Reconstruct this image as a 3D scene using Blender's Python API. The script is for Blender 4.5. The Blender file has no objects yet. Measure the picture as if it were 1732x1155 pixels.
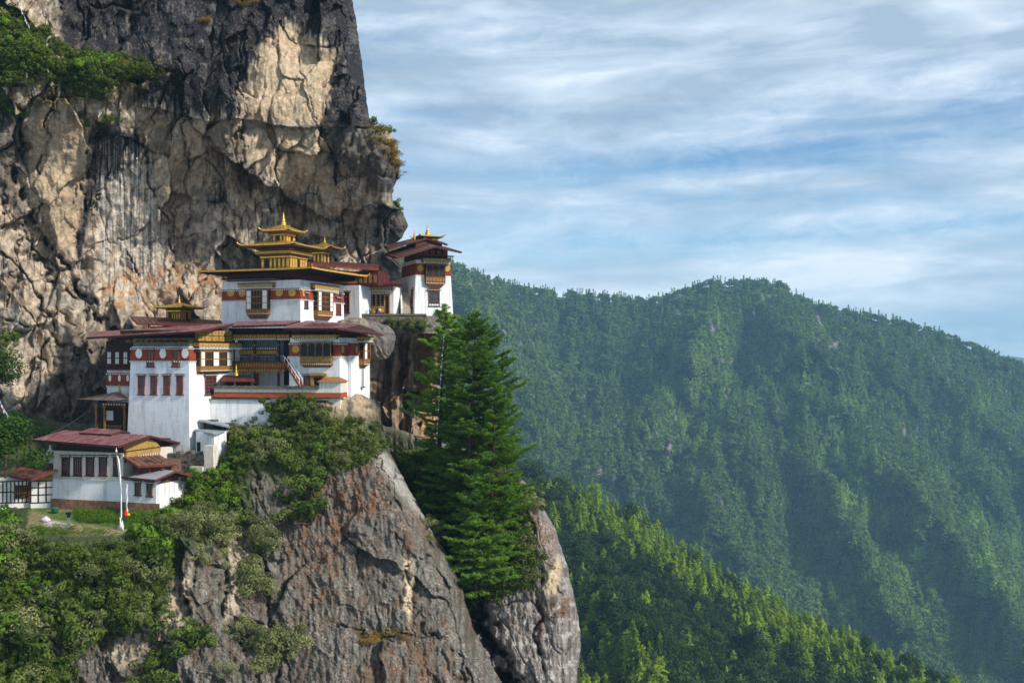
import bpy, math, random
import numpy as np
from mathutils import Vector, Matrix
random.seed(7); RS = np.random.RandomState(11)
F = 1684.0; UC = 866.0; VH = 600.0          # focal length in photo pixels, principal column, horizon row
SC = bpy.context.scene; COL = SC.collection

# ------------------------------------------------------------------ camera, world, sun, exposure
cam = bpy.data.cameras.new('camera'); co = bpy.data.objects.new('camera', cam); COL.objects.link(co)
cam.lens = 35; cam.sensor_width = 36; cam.shift_y = 22.5/1732; cam.clip_start = 1; cam.clip_end = 60000
co.location = (0, 0, 0); co.rotation_euler = (math.radians(90), 0, 0); SC.camera = co
SC.view_settings.view_transform = 'Standard'; SC.view_settings.look = 'None'
SC.view_settings.gamma = 1; SC.view_settings.exposure = 1.06
SUN_DIR = Vector((0.80, -0.42, 0.62)).normalized()
sun_el = math.asin(SUN_DIR.z); sun_az = math.atan2(SUN_DIR.x, SUN_DIR.y)
sl = bpy.data.lights.new('sun', 'SUN'); sl.energy = 2.45; sl.angle = math.radians(6); sl.color = (1, 0.95, 0.86)
so = bpy.data.objects.new('sun', sl); COL.objects.link(so)
so.rotation_euler = SUN_DIR.to_track_quat('Z', 'Y').to_euler(); so.location = (300, -200, 300)

W = bpy.data.worlds.new('World'); SC.world = W; W.use_nodes = True
nt = W.node_tree; nt.nodes.clear()
def nd(t, kind, **kw):
    n = t.nodes.new(kind)
    for k, v in kw.items():
        if k.startswith('i_'):
            n.inputs[int(k[2:]) if k[2:].isdigit() else k[2:].replace('_', ' ')].default_value = v
        else: setattr(n, k, v)
    return n
def lk(t, a, b): t.links.new(a, b)
def mth(t, op, a, b=None, c=None):
    n = t.nodes.new('ShaderNodeMath'); n.operation = op
    for i, x in enumerate((a, b, c)):
        if x is None: continue
        if isinstance(x, (int, float)): n.inputs[i].default_value = x
        else: t.links.new(x, n.inputs[i])
    return n.outputs[0]
def ramp(t, fac, stops, interp='LINEAR'):
    n = t.nodes.new('ShaderNodeValToRGB'); t.links.new(fac, n.inputs[0]); r = n.color_ramp; r.interpolation = interp
    while len(r.elements) < len(stops): r.elements.new(0.5)
    for e, (p, c) in zip(r.elements, stops):
        e.position = p; e.color = (c, c, c, 1) if isinstance(c, (int, float)) else tuple(c)+(1,)
    return n.outputs[0]
def mixc(t, fac, a, b, mode='MIX'):
    n = t.nodes.new('ShaderNodeMix'); n.data_type = 'RGBA'; n.blend_type = mode
    for s, x in ((n.inputs[0], fac), (n.inputs[6], a), (n.inputs[7], b)):
        if isinstance(x, (int, float)): s.default_value = x
        elif isinstance(x, tuple): s.default_value = x+(1,) if len(x) == 3 else x
        else: t.links.new(x, s)
    return n.outputs[2]
def noise(t, vec, scale, detail=5, rough=0.55, dist=0.0):
    n = t.nodes.new('ShaderNodeTexNoise'); n.inputs['Scale'].default_value = scale
    n.inputs['Detail'].default_value = detail; n.inputs['Roughness'].default_value = rough; n.inputs['Distortion'].default_value = dist
    if vec is not None: t.links.new(vec, n.inputs['Vector'])
    return n.outputs[0]
def comb(t, x, y, z=0.0):
    n = t.nodes.new('ShaderNodeCombineXYZ')
    for i, a in enumerate((x, y, z)):
        if isinstance(a, (int, float)): n.inputs[i].default_value = a
        else: t.links.new(a, n.inputs[i])
    return n.outputs[0]
sky = nd(nt, 'ShaderNodeTexSky', sky_type='NISHITA', sun_disc=False, sun_elevation=sun_el, sun_rotation=sun_az, altitude=3000, air_density=1.3, dust_density=0.6, ozone_density=1.6)
tc = nd(nt, 'ShaderNodeTexCoord'); sp = nd(nt, 'ShaderNodeSeparateXYZ'); lk(nt, tc.outputs['Generated'], sp.inputs[0])
az = mth(nt, 'ARCTAN2', sp.outputs[0], sp.outputs[1]); el = mth(nt, 'ARCSINE', sp.outputs[2])
# clouds: long streaks along the horizon, drifting up to the right
elt = mth(nt, 'SUBTRACT', el, mth(nt, 'MULTIPLY', az, 0.025))
n1 = noise(nt, comb(nt, mth(nt, 'MULTIPLY', az, 1.5), mth(nt, 'MULTIPLY', elt, 8.5), 5.3), 2.1, 9, 0.60, 0.35)
n2 = noise(nt, comb(nt, mth(nt, 'MULTIPLY', az, 6.0), mth(nt, 'MULTIPLY', elt, 13.0), 9.1), 4.2, 10, 0.70, 0.8)
cov = ramp(nt, mth(nt, 'MULTIPLY', elt, 2.5), [(0.0, 0.85), (0.12, 0.95), (0.20, 0.85), (0.265, 0.34), (0.32, 0.62), (0.40, 0.72), (0.47, 0.36), (0.54, 0.58), (0.66, 0.92), (0.8, 0.88), (0.92, 0.95)])
d = mth(nt, 'ADD', mth(nt, 'ADD', mth(nt, 'MULTIPLY', n1, 1.5), mth(nt, 'MULTIPLY', n2, 0.6)), mth(nt, 'SUBTRACT', cov, 1.25))
dens = ramp(nt, d, [(0.0, 0.0), (0.30, 0.5), (0.65, 1.0)])
n3 = noise(nt, comb(nt, mth(nt, 'MULTIPLY', az, 2.0), mth(nt, 'MULTIPLY', elt, 9.0), 20.0), 2.6, 6, 0.55, 0.4)
upd = ramp(nt, mth(nt, 'MULTIPLY', el, 2.5), [(0.12, 0.0), (0.30, 0.07), (0.85, 0.22)])
cc = ramp(nt, mth(nt, 'SUBTRACT', mth(nt, 'ADD', n3, 0.07), upd), [(0.30, (2.1, 2.75, 3.5)), (0.46, (3.2, 3.85, 4.6)), (0.62, (5.0, 5.4, 5.9))])
SKYBLUE = nd(nt, 'ShaderNodeMix', data_type='RGBA', blend_type='MULTIPLY')
SKYBLUE.inputs[0].default_value = 1; lk(nt, sky.outputs[0], SKYBLUE.inputs[6]); SKYBLUE.inputs[7].default_value = (0.46, 0.60, 0.68, 1)
mx = mixc(nt, dens, SKYBLUE.outputs[2], cc)
bg = nd(nt, 'ShaderNodeBackground'); lk(nt, mx, bg.inputs[0]); bg.inputs[1].default_value = 0.098
ow = nd(nt, 'ShaderNodeOutputWorld'); lk(nt, bg.outputs[0], ow.inputs[0])

# ------------------------------------------------------------------ helpers
def tag(o, label=None, cat=None, group=None, kind=None):
    if label: o['label'] = label
    if cat: o['category'] = cat
    if group: o['group'] = group
    if kind: o['kind'] = kind
    return o
def unp(u, v, Y): return Vector(((u-UC)/F*Y, Y, (VH-v)/F*Y))
def empty(name, loc, deg=0, label=None, cat=None, group=None):
    o = bpy.data.objects.new(name, None); COL.objects.link(o); o.location = loc; o.rotation_euler = (0, 0, math.radians(deg))
    o.empty_display_size = 0.3
    return tag(o, label, cat, group)
def M4(o):
    return Matrix.Translation(o.location) @ o.rotation_euler.to_matrix().to_4x4()
class MB:
    def __init__(s): s.v = []; s.f = []; s.mi = []; s.m = 0; s.sm = []
    def add(s, vs, fs, smooth=False):
        b = len(s.v); s.v += [tuple(p) for p in vs]
        for f in fs: s.f.append([b+i for i in f]); s.mi.append(s.m); s.sm.append(smooth)
        return s
    def box(s, x0, x1, y0, y1, z0, z1, kx=0.0, ky=0.0):
        # kx/ky: inward lean of the faces over the full height (metres)
        s.add([(x0, y0, z0), (x1, y0, z0), (x1, y1, z0), (x0, y1, z0), (x0+kx, y0+ky, z1), (x1-kx, y0+ky, z1), (x1-kx, y1-ky, z1), (x0+kx, y1-ky, z1)],
              [(0, 3, 2, 1), (4, 5, 6, 7), (0, 1, 5, 4), (1, 2, 6, 5), (2, 3, 7, 6), (3, 0, 4, 7)]); return s
    def hexa(s, p): s.add(p, [(0, 3, 2, 1), (4, 5, 6, 7), (0, 1, 5, 4), (1, 2, 6, 5), (2, 3, 7, 6), (3, 0, 4, 7)]); return s
    def bar(s, a, b, w, h, up=Vector((0, 0, 1))):
        a = Vector(a); b = Vector(b); d = (b-a).normalized(); sd = d.cross(up)
        if sd.length < 1e-4: sd = d.cross(Vector((1, 0, 0)))
        sd.normalize(); uu = sd.cross(d).normalized(); sd *= w/2; uu *= h/2
        s.hexa([a-sd-uu, a+sd-uu, b+sd-uu, b-sd-uu, a-sd+uu, a+sd+uu, b+sd+uu, b-sd+uu]); return s
    def lathe(s, cx, cy, prof, n=12, smooth=True):
        vs = []; fs = []
        for (r, z) in prof:
            for k in range(n):
                a = 2*math.pi*k/n; vs.append((cx+r*math.cos(a), cy+r*math.sin(a), z))
        for i in range(len(prof)-1):
            for k in range(n): fs.append((i*n+k, i*n+(k+1) % n, (i+1)*n+(k+1) % n, (i+1)*n+k))
        fs.append(tuple(range(n))[::-1]); fs.append(tuple((len(prof)-1)*n+k for k in range(n)))
        s.add(vs, fs, smooth); return s
    def tube(s, pts, rad, n=8, smooth=True):
        pts = [Vector(p) for p in pts]; vs = []; fs = []
        if not hasattr(rad, '__len__'): rad = [rad]*len(pts)
        for i, p in enumerate(pts):
            d = (pts[min(i+1, len(pts)-1)]-pts[max(i-1, 0)]).normalized()
            a = d.cross(Vector((0.13, 0.97, 0.2))).normalized(); b = d.cross(a)
            for k in range(n):
                t = 2*math.pi*k/n; vs.append(p+(a*math.cos(t)+b*math.sin(t))*rad[i])
        for i in range(len(pts)-1):
            for k in range(n): fs.append((i*n+k, i*n+(k+1) % n, (i+1)*n+(k+1) % n, (i+1)*n+k))
        fs.append(tuple(range(n))[::-1]); fs.append(tuple((len(pts)-1)*n+k for k in range(n)))
        s.add(vs, fs, smooth); return s
    def disc(s, cx, z, y, rx, rz, t=0.06, n=20):
        vs = [(cx+rx*math.cos(2*math.pi*k/n), y, z+rz*math.sin(2*math.pi*k/n)) for k in range(n)]
        vs += [(x, yy-t, zz) for (x, yy, zz) in vs]
        s.add(vs, [tuple(range(n)), tuple(range(2*n-1, n-1, -1))]+[(k, n+k, n+(k+1) % n, (k+1) % n) for k in range(n)]); return s
    def build(s, name, mats, parent=None, loc=(0, 0, 0), deg=0, world=False):
        me = bpy.data.meshes.new(name)
        vs = s.v
        if world and parent is not None:
            inv = M4(parent).inverted(); vs = [tuple(inv @ Vector(p)) for p in vs]
        me.from_pydata(vs, [], s.f)
        if not isinstance(mats, (list, tuple)): mats = [mats]
        for m in mats: me.materials.append(m)
        me.polygons.foreach_set('material_index', [min(i, len(mats)-1) for i in s.mi])
        me.polygons.foreach_set('use_smooth', s.sm); me.update()
        o = bpy.data.objects.new(name, me); COL.objects.link(o)
        if parent is not None: o.parent = parent
        o.location = loc; o.rotation_euler = (0, 0, math.radians(deg)); return o
def np_mesh(name, V, Q, mats, cols=None, smooth=False, parent=None, link=True, mi=None):
    V = np.ascontiguousarray(V, dtype=np.float32); Q = np.ascontiguousarray(Q, dtype=np.int32); n = Q.shape[1]
    me = bpy.data.meshes.new(name); me.vertices.add(len(V)); me.vertices.foreach_set('co', V.ravel())
    me.loops.add(Q.size); me.loops.foreach_set('vertex_index', Q.ravel()); me.polygons.add(len(Q))
    me.polygons.foreach_set('loop_start', np.arange(len(Q), dtype=np.int32)*n)
    try: me.polygons.foreach_set('loop_total', np.full(len(Q), n, dtype=np.int32))
    except Exception: pass
    if not isinstance(mats, (list, tuple)): mats = [mats]
    for m in mats: me.materials.append(m)
    if mi is not None: me.polygons.foreach_set('material_index', np.asarray(mi, dtype=np.int32))
    me.polygons.foreach_set('use_smooth', np.full(len(Q), bool(smooth)))
    if cols is not None:
        a = me.color_attributes.new('Col', 'FLOAT_COLOR', 'POINT')
        c = np.ones((len(V), 4), dtype=np.float32); c[:, :3] = cols; a.data.foreach_set('color', c.ravel())
    me.update(calc_edges=True); me.validate()
    if not link: return me
    o = bpy.data.objects.new(name, me); COL.objects.link(o)
    if parent is not None: o.parent = parent
    return o
# numpy noise
def _h(ix, iy, iz, s):
    h = (ix.astype(np.int64)*374761393+iy.astype(np.int64)*668265263+iz.astype(np.int64)*2147483647+s*1274126177) & 0xffffffff
    h = ((h ^ (h >> 13))*1274126177) & 0xffffffff
    h = ((h ^ (h >> 16))*2246822519) & 0xffffffff
    return ((h ^ (h >> 15)) & 0xffffff)/float(0xffffff)
def vnoise(x, y, s=0):
    ix = np.floor(x); iy = np.floor(y); fx = x-ix; fy = y-iy; z = np.zeros_like(ix)
    u = fx*fx*fx*(fx*(fx*6-15)+10); v = fy*fy*fy*(fy*(fy*6-15)+10)
    def g(a, b):
        t = _h(ix+a, iy+b, z, s)*2*np.pi; return np.cos(t)*(fx-a)+np.sin(t)*(fy-b)
    return (g(0, 0)*(1-u)*(1-v)+g(1, 0)*u*(1-v)+g(0, 1)*(1-u)*v+g(1, 1)*u*v)*1.4
def fbm(x, y, s=0, oc=5, gain=0.5, lac=2.03):
    r = 0; a = 1.0; t = 0
    for i in range(oc): r = r+a*vnoise(x, y, s+i*17); t += a; x = x*lac+3.7; y = y*lac+1.3; a *= gain
    return r/t*1.5
def facets(x, y, s=0, tilt=1.0):
    """fractured-rock field: each cell is a tilted plane; returns height and distance to the nearest joint"""
    ix = np.floor(x); iy = np.floor(y); z = np.zeros_like(ix)
    d1 = np.full(x.shape, 1e9); d2 = np.full(x.shape, 1e9); hh = np.zeros(x.shape)
    for a in (-1, 0, 1):
        for b in (-1, 0, 1):
            cx = ix+a; cy = iy+b; px = cx+_h(cx, cy, z, s); py = cy+_h(cx, cy, z, s+5)
            dx = x-px; dy = y-py; dd = dx*dx+dy*dy
            h = (_h(cx, cy, z, s+9)-0.5)+tilt*((_h(cx, cy, z, s+13)-0.5)*dx+(_h(cx, cy, z, s+21)-0.5)*dy)
            near = dd < d1
            d2 = np.where(near, d1, np.minimum(d2, dd)); hh = np.where(near, h, hh); d1 = np.where(near, dd, d1)
    return hh, np.sqrt(d2)-np.sqrt(d1)
def interp(xs, pts):
    p = np.array(sorted(pts), dtype=float); return np.interp(xs, p[:, 0], p[:, 1])
def seg_dist(U, V, pts):
    d = np.full(U.shape, 1e9); t_all = np.zeros(U.shape); n = len(pts)-1
    for i in range(n):
        (a, b), (c, e) = pts[i], pts[i+1]; L = (c-a)**2+(e-b)**2
        t = np.clip(((U-a)*(c-a)+(V-b)*(e-b))/max(L, 1e-6), 0, 1); q = np.hypot(U-a-t*(c-a), V-b-t*(e-b))
        m = q < d; t_all = np.where(m, (i+t)/n, t_all); d = np.where(m, q, d)
    return d, t_all
def poly(U, V, pts, soft=8.0):
    """1 inside, 0 outside, soft edge (photo pixels)"""
    d, _ = seg_dist(U, V, list(pts)+[pts[0]]); ins = np.zeros(U.shape, bool); n = len(pts)
    for i in range(n):
        (x0, y0), (x1, y1) = pts[i], pts[(i+1) % n]
        if y0 == y1: continue
        c = ((y0 > V) != (y1 > V)) & (U < (x1-x0)*(V-y0)/(y1-y0)+x0); ins ^= c
    return np.clip(0.5+np.where(ins, d, -d)/soft, 0, 1)
def rbf(U, V, pts, c=12.0):
    P = np.array(pts, dtype=float); A = np.sqrt((P[:, None, 0]-P[None, :, 0])**2+(P[:, None, 1]-P[None, :, 1])**2+c*c)
    n = len(P); K = np.zeros((n+1, n+1)); K[:n, :n] = A; K[:n, n] = 1; K[n, :n] = 1
    w = np.linalg.solve(K, np.append(P[:, 2], 0)); r = np.full(U.shape, w[n])
    for i in range(n): r = r+w[i]*np.sqrt((U-P[i, 0])**2+(V-P[i, 1])**2+c*c)
    return r
def sstep(a, b, x): t = np.clip((x-a)/(b-a), 0, 1); return t*t*(3-2*t)
def lerp3(a, b, m): return a*(1-m[..., None])+np.array(b)*m[..., None]

# ------------------------------------------------------------------ materials
MATS = {}
def mat(name, col, rough=0.8, var=0.25, vs=2.0, bump=0.0, bs=8.0, metal=0.0, col2=None, spec=0.3, cfac=(0.4, 0.62)):
    if name in MATS: return MATS[name]
    m = bpy.data.materials.new(name); m.use_nodes = True; t = m.node_tree; b = t.nodes['Principled BSDF']
    b.inputs['Roughness'].default_value = rough; b.inputs['Metallic'].default_value = metal
    b.inputs['Specular IOR Level'].default_value = spec
    g = nd(t, 'ShaderNodeNewGeometry'); n = noise(t, g.outputs['Position'], vs, 6, 0.6)
    c2 = col2 if col2 else tuple(x*(1-var) for x in col)
    c = mixc(t, ramp(t, n, [(cfac[0], 0.0), (cfac[1], 1.0)]), col, c2); lk(t, c, b.inputs['Base Color'])
    if bump:
        bn = nd(t, 'ShaderNodeBump'); bn.inputs['Strength'].default_value = bump; bn.inputs['Distance'].default_value = 0.05
        lk(t, noise(t, g.outputs['Position'], bs, 4, 0.6), bn.inputs['Height']); lk(t, bn.outputs[0], b.inputs['Normal'])
    MATS[name] = m; return m
def mat_attr(name, rough=0.9, bump=0.6, bs=2.5, dist=0.25, var=0.5, vs=1.2):
    m = bpy.data.materials.new(name); m.use_nodes = True; t = m.node_tree; b = t.nodes['Principled BSDF']
    b.inputs['Roughness'].default_value = rough; b.inputs['Specular IOR Level'].default_value = 0.25
    a = nd(t, 'ShaderNodeAttribute', attribute_name='Col'); g = nd(t, 'ShaderNodeNewGeometry')
    n = noise(t, g.outputs['Position'], vs, 9, 0.65)
    c = mixc(t, 1.0, a.outputs['Color'], ramp(t, n, [(0.28, 1-var), (0.5, 1.0), (0.72, 1+var)]), 'MULTIPLY'); lk(t, c, b.inputs['Base Color'])
    bn = nd(t, 'ShaderNodeBump'); bn.inputs['Strength'].default_value = bump; bn.inputs['Distance'].default_value = dist
    lk(t, noise(t, g.outputs['Position'], bs, 8, 0.62), bn.inputs['Height']); lk(t, bn.outputs[0], b.inputs['Normal'])
    return m
def mat_leaf(name, dark, light, inst=False, vs=0.5, trans=0.25):
    m = bpy.data.materials.new(name); m.use_nodes = True; t = m.node_tree; t.nodes.clear()
    a = nd(t, 'ShaderNodeAttribute', attribute_name='Col')
    if inst:
        ti = nd(t, 'ShaderNodeAttribute', attribute_name='tint', attribute_type='INSTANCER'); tf = ti.outputs['Fac']
    else:
        ti = nd(t, 'ShaderNodeObjectInfo'); tf = ti.outputs['Random']
    sep = nd(t, 'ShaderNodeSeparateColor'); lk(t, a.outputs['Color'], sep.inputs[0])
    f = mth(t, 'ADD', mth(t, 'MULTIPLY', tf, 0.65), mth(t, 'MULTIPLY', sep.outputs[0], 0.45))
    c = mixc(t, ramp(t, f, [(0.05, 0.0), (0.95, 1.0)]), dark, light)
    df = nd(t, 'ShaderNodeBsdfDiffuse'); lk(t, c, df.inputs[0])
    tr = nd(t, 'ShaderNodeBsdfTranslucent'); lk(t, c, tr.inputs[0])
    ms = nd(t, 'ShaderNodeMixShader', i_0=trans); lk(t, df.outputs[0], ms.inputs[1]); lk(t, tr.outputs[0], ms.inputs[2])
    o = nd(t, 'ShaderNodeOutputMaterial'); lk(t, ms.outputs[0], o.inputs[0]); return m
def mat_white(name, col, mark):
    """whitewashed masonry: courses of stone under limewash, thin grey runs"""
    m = bpy.data.materials.new(name); m.use_nodes = True; t = m.node_tree; b = t.nodes['Principled BSDF']
    b.inputs['Roughness'].default_value = 0.9; b.inputs['Specular IOR Level'].default_value = 0.15
    g = nd(t, 'ShaderNodeNewGeometry'); s = nd(t, 'ShaderNodeSeparateXYZ'); lk(t, g.outputs['Position'], s.inputs[0])
    h = mth(t, 'ADD', s.outputs[0], s.outputs[1]); wob = mth(t, 'MULTIPLY', noise(t, g.outputs['Position'], 1.3, 3, 0.6), 0.35)
    br = nd(t, 'ShaderNodeTexBrick'); lk(t, comb(t, mth(t, 'ADD', h, wob), mth(t, 'ADD', s.outputs[2], wob)), br.inputs['Vector'])
    br.inputs['Scale'].default_value = 1.0; br.inputs['Brick Width'].default_value = 0.75; br.inputs['Row Height'].default_value = 0.3
    br.inputs['Mortar Size'].default_value = 0.03; br.inputs['Color1'].default_value = (1, 1, 1, 1); br.inputs['Color2'].default_value = (0.9, 0.9, 0.9, 1); br.inputs['Mortar'].default_value = (0.84, 0.83, 0.82, 1)
    st = noise(t, comb(t, mth(t, 'MULTIPLY', h, 1.2), mth(t, 'MULTIPLY', s.outputs[2], 0.12)), 1.6, 6, 0.6)
    sp2 = noise(t, g.outputs['Position'], 2.2, 7, 0.68)
    c = mixc(t, 0.8, col, br.outputs[0], 'MULTIPLY')
    c = mixc(t, ramp(t, st, [(0.48, 0.0), (0.72, 0.55)]), c, tuple(x*0.66 for x in mark))
    c = mixc(t, ramp(t, sp2, [(0.64, 0.0), (0.74, 0.7)]), c, mark)
    lk(t, c, b.inputs['Base Color'])
    bn = nd(t, 'ShaderNodeBump'); bn.inputs['Strength'].default_value = 0.5; bn.inputs['Distance'].default_value = 0.04
    lk(t, mixc(t, 0.5, br.outputs[0], noise(t, g.outputs['Position'], 4.0, 5, 0.6)), bn.inputs['Height']); lk(t, bn.outputs[0], b.inputs['Normal'])
    return m
def mat_tin(name, col, faded, patch=0.5):
    m = bpy.data.materials.new(name); m.use_nodes = True; t = m.node_tree; b = t.nodes['Principled BSDF']
    b.inputs['Roughness'].default_value = 0.45; b.inputs['Specular IOR Level'].default_value = 0.5; b.inputs['Metallic'].default_value = 0.0
    g = nd(t, 'ShaderNodeNewGeometry'); s = nd(t, 'ShaderNodeSeparateXYZ'); lk(t, g.outputs['Position'], s.inputs[0])
    n = noise(t, comb(t, mth(t, 'MULTIPLY', s.outputs[0], 1.4), mth(t, 'MULTIPLY', s.outputs[1], 0.35)), 0.9, 7, 0.65)
    c = mixc(t, ramp(t, n, [(0.40, 0.0), (0.40+patch*0.5, 1.0)]), col, faded)
    n2 = noise(t, g.outputs['Position'], 3.5, 6, 0.7); c = mixc(t, ramp(t, n2, [(0.58, 0.0), (0.7, 0.6)]), c, tuple(x*0.45 for x in col))
    lk(t, c, b.inputs['Base Color'])
    w = nd(t, 'ShaderNodeTexWave', i_Scale=1.3); w.bands_direction = 'X'
    rot = nd(t, 'ShaderNodeVectorRotate', rotation_type='Z_AXIS'); rot.inputs['Angle'].default_value = math.radians(20)
    lk(t, g.outputs['Position'], rot.inputs['Vector']); lk(t, rot.outputs[0], w.inputs['Vector'])
    bn = nd(t, 'ShaderNodeBump'); bn.inputs['Strength'].default_value = 0.45; bn.inputs['Distance'].default_value = 0.05
    lk(t, w.outputs[1], bn.inputs['Height']); lk(t, bn.outputs[0], b.inputs['Normal'])
    return m
WHITE = mat_white('whitewash', (0.80, 0.80, 0.80), (0.42, 0.37, 0.33))
CREAM = mat_white('limewash_cream', (0.66, 0.60, 0.52), (0.40, 0.33, 0.28))
PLASTER = mat_white('worn_plaster', (0.72, 0.66, 0.56), (0.42, 0.30, 0.18))
MAROON = mat('maroon_paint', (0.30, 0.055, 0.025), 0.85, 0.35, 1.5, 0.2)
MAROOND = mat('dark_maroon_timber', (0.10, 0.022, 0.016), 0.7, 0.5, 2)
GOLD = mat('gilded_copper', (0.90, 0.56, 0.12), 0.38, 0.45, 3, metal=0.75)
GOLDP = mat('gold_paint', (0.60, 0.34, 0.06), 0.6, 0.3, 2.5)
YEL = mat('yellow_paint', (0.42, 0.25, 0.065), 0.7, 0.35, 1.8)
OCHRE = mat('ochre_wood', (0.34, 0.15, 0.035), 0.7, 0.45, 3)
WOOD = mat('carved_brown_wood', (0.20, 0.075, 0.025), 0.65, 0.5, 3.5)
DARKW = mat('dark_timber', (0.045, 0.022, 0.015), 0.75, 0.5, 2)
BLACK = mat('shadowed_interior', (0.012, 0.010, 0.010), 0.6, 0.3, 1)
FASC = mat('faded_red_fascia', (0.15, 0.035, 0.025), 0.8, 0.4, 2)
GLASS = mat('window_glass', (0.03, 0.035, 0.045), 0.18, 0.2, 1, spec=0.6)
WPAINT = mat('white_panel_paint', (0.80, 0.78, 0.72), 0.7, 0.15, 4)
TEAL = mat('painted_teal_boards', (0.16, 0.22, 0.24), 0.7, 0.4, 3)
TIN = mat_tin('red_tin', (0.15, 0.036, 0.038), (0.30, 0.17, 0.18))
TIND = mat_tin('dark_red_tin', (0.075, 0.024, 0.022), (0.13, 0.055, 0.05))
TINR = mat_tin('rust_tin', (0.13, 0.045, 0.032), (0.22, 0.10, 0.07))
TING = mat_tin('grey_tin', (0.26, 0.29, 0.33), (0.40, 0.28, 0.30), 0.7)
GREYT = mat_tin('plain_grey_tin', (0.20, 0.23, 0.26), (0.34, 0.37, 0.40))
STONE = mat('rough_stone', (0.20, 0.17, 0.14), 0.95, 0.5, 1.8, 0.9, 3, col2=(0.07, 0.06, 0.045))
SLATE = mat('stone_slab_cap', (0.15, 0.13, 0.10), 0.95, 0.5, 3, 0.7, 5, col2=(0.08, 0.085, 0.05))
TILE = mat('orange_tile', (0.40, 0.17, 0.06), 0.85, 0.5, 3)
GREYC = mat('grey_tarpaulin', (0.07, 0.075, 0.08), 0.7, 0.3, 2)
METAL = mat('galvanised_metal', (0.35, 0.36, 0.37), 0.45, 0.2, 3, metal=0.6)
CLOTH = mat('white_cloth', (0.78, 0.78, 0.80), 0.9, 0.15, 3)

# ------------------------------------------------------------------ rock sheets (real surfaces: front, rounded edge, long return behind)
class Sheet:
    """grid of points on a rock or hill surface, laid out over (U, V) with its own distance everywhere"""
    def __init__(s, U, V, Y): s.U, s.V, s.Y = U, V, Y
    def at(s, u, v):
        # nearest front-grid point(s); rows are V, columns U fractions
        nv, nu = s.U.shape; rv = np.linspace(0, 1, nv); j = np.interp(v, s.V[:, 0], np.arange(nv)) if s.const_v else None
        if j is not None:
            j0 = np.clip(j, 0, nv-1).astype(int); row = s.U[j0]
            i = (u-row[:, 0])/(row[:, s.nf-1]-row[:, 0])*(s.nf-1); i = np.clip(i, 0, s.nf-1).astype(int)
            return s.P[j0, i]
        i = np.clip(np.interp(u, s.U[0, :], np.arange(nu)), 0, nu-1).astype(int); col0 = s.V[0, i]; col1 = s.V[s.nf-1, i]
        jj = np.clip((v-col0)/(col1-col0)*(s.nf-1), 0, s.nf-1).astype(int); return s.P[jj, i]
def rock(name, u0, edge, v0, v1, nu, nv, depth, colour, mat_, roll=9.0, rpx=45.0, top=None, troll=0.0, jag=3.0, seed=1, back=80, label=None):
    vv = np.linspace(v0, v1, nv); ue = interp(vv, [(b, a) for a, b in edge])
    ue = ue+jag*fbm(vv/22.0, vv*0, seed+90, 4)
    s = np.linspace(0, 1, nu); U = u0+(ue[:, None]-u0)*s[None, :]; V = np.repeat(vv[:, None], nu, 1)
    Y = depth(U, V)
    if top is not None:                       # surface starts at the line V = top(U): above it, it lies back
        tv = interp(U[0], [(a, b) for a, b in top])[None, :]+4*fbm(U/30, U*0, seed+5, 3)
        Vn = np.maximum(V, tv); over = (tv-V); Y = depth(U, Vn)
        Y = Y+troll*np.exp(-np.clip(Vn-tv, 0, 200)/6.0)*0.6
        V2 = np.where(over > 0, tv+np.minimum(over*0.02, 2), V)
        Y = np.where(over > 0, Y+np.minimum(over*0.8, 60), Y); V = V2
    t = np.clip((ue[:, None]-U)/rpx, 0, 1); Y = Y+roll*(1-np.sqrt(np.clip(1-(1-t)**2, 0, 1)))
    C = colour(U, V, Y)
    X = (U-UC)/F*Y; Z = (VH-V)/F*Y
    k = 10; d = np.array([1.5, 4, 8, 14, 22, 32, 44, 58, 70, back])
    yb = Y[:, -1:]+d[None, :]; xb = X[:, -1:]-0.42*d[None, :]+1.2*vnoise(yb/7, Z[:, -1:]/7, seed+3); zb = np.repeat(Z[:, -1:], k, 1)
    X = np.hstack([X, xb]); Y2 = np.hstack([Y, yb]); Z = np.hstack([Z, zb]); C = np.concatenate([C, np.repeat(C[:, -1:], k, 1)], 1)
    P = np.stack([X, Y2, Z], -1); nc = nu+k
    idx = np.arange(nv*nc).reshape(nv, nc)
    Q = np.stack([idx[:-1, :-1], idx[1:, :-1], idx[1:, 1:], idx[:-1, 1:]], -1).reshape(-1, 4)
    o = np_mesh(name, P.reshape(-1, 3), Q, mat_, C.reshape(-1, 3), smooth=True)
    tag(o, label, kind='structure')
    sh = Sheet(U, np.repeat(vv[:, None], nu, 1), Y); sh.P = P; sh.nf = nu; sh.const_v = True; sh.o = o
    return sh
ROCK = mat_attr('weathered_rock', 0.88, 0.7, 1.6, 0.35, 0.45, 1.1)

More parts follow.
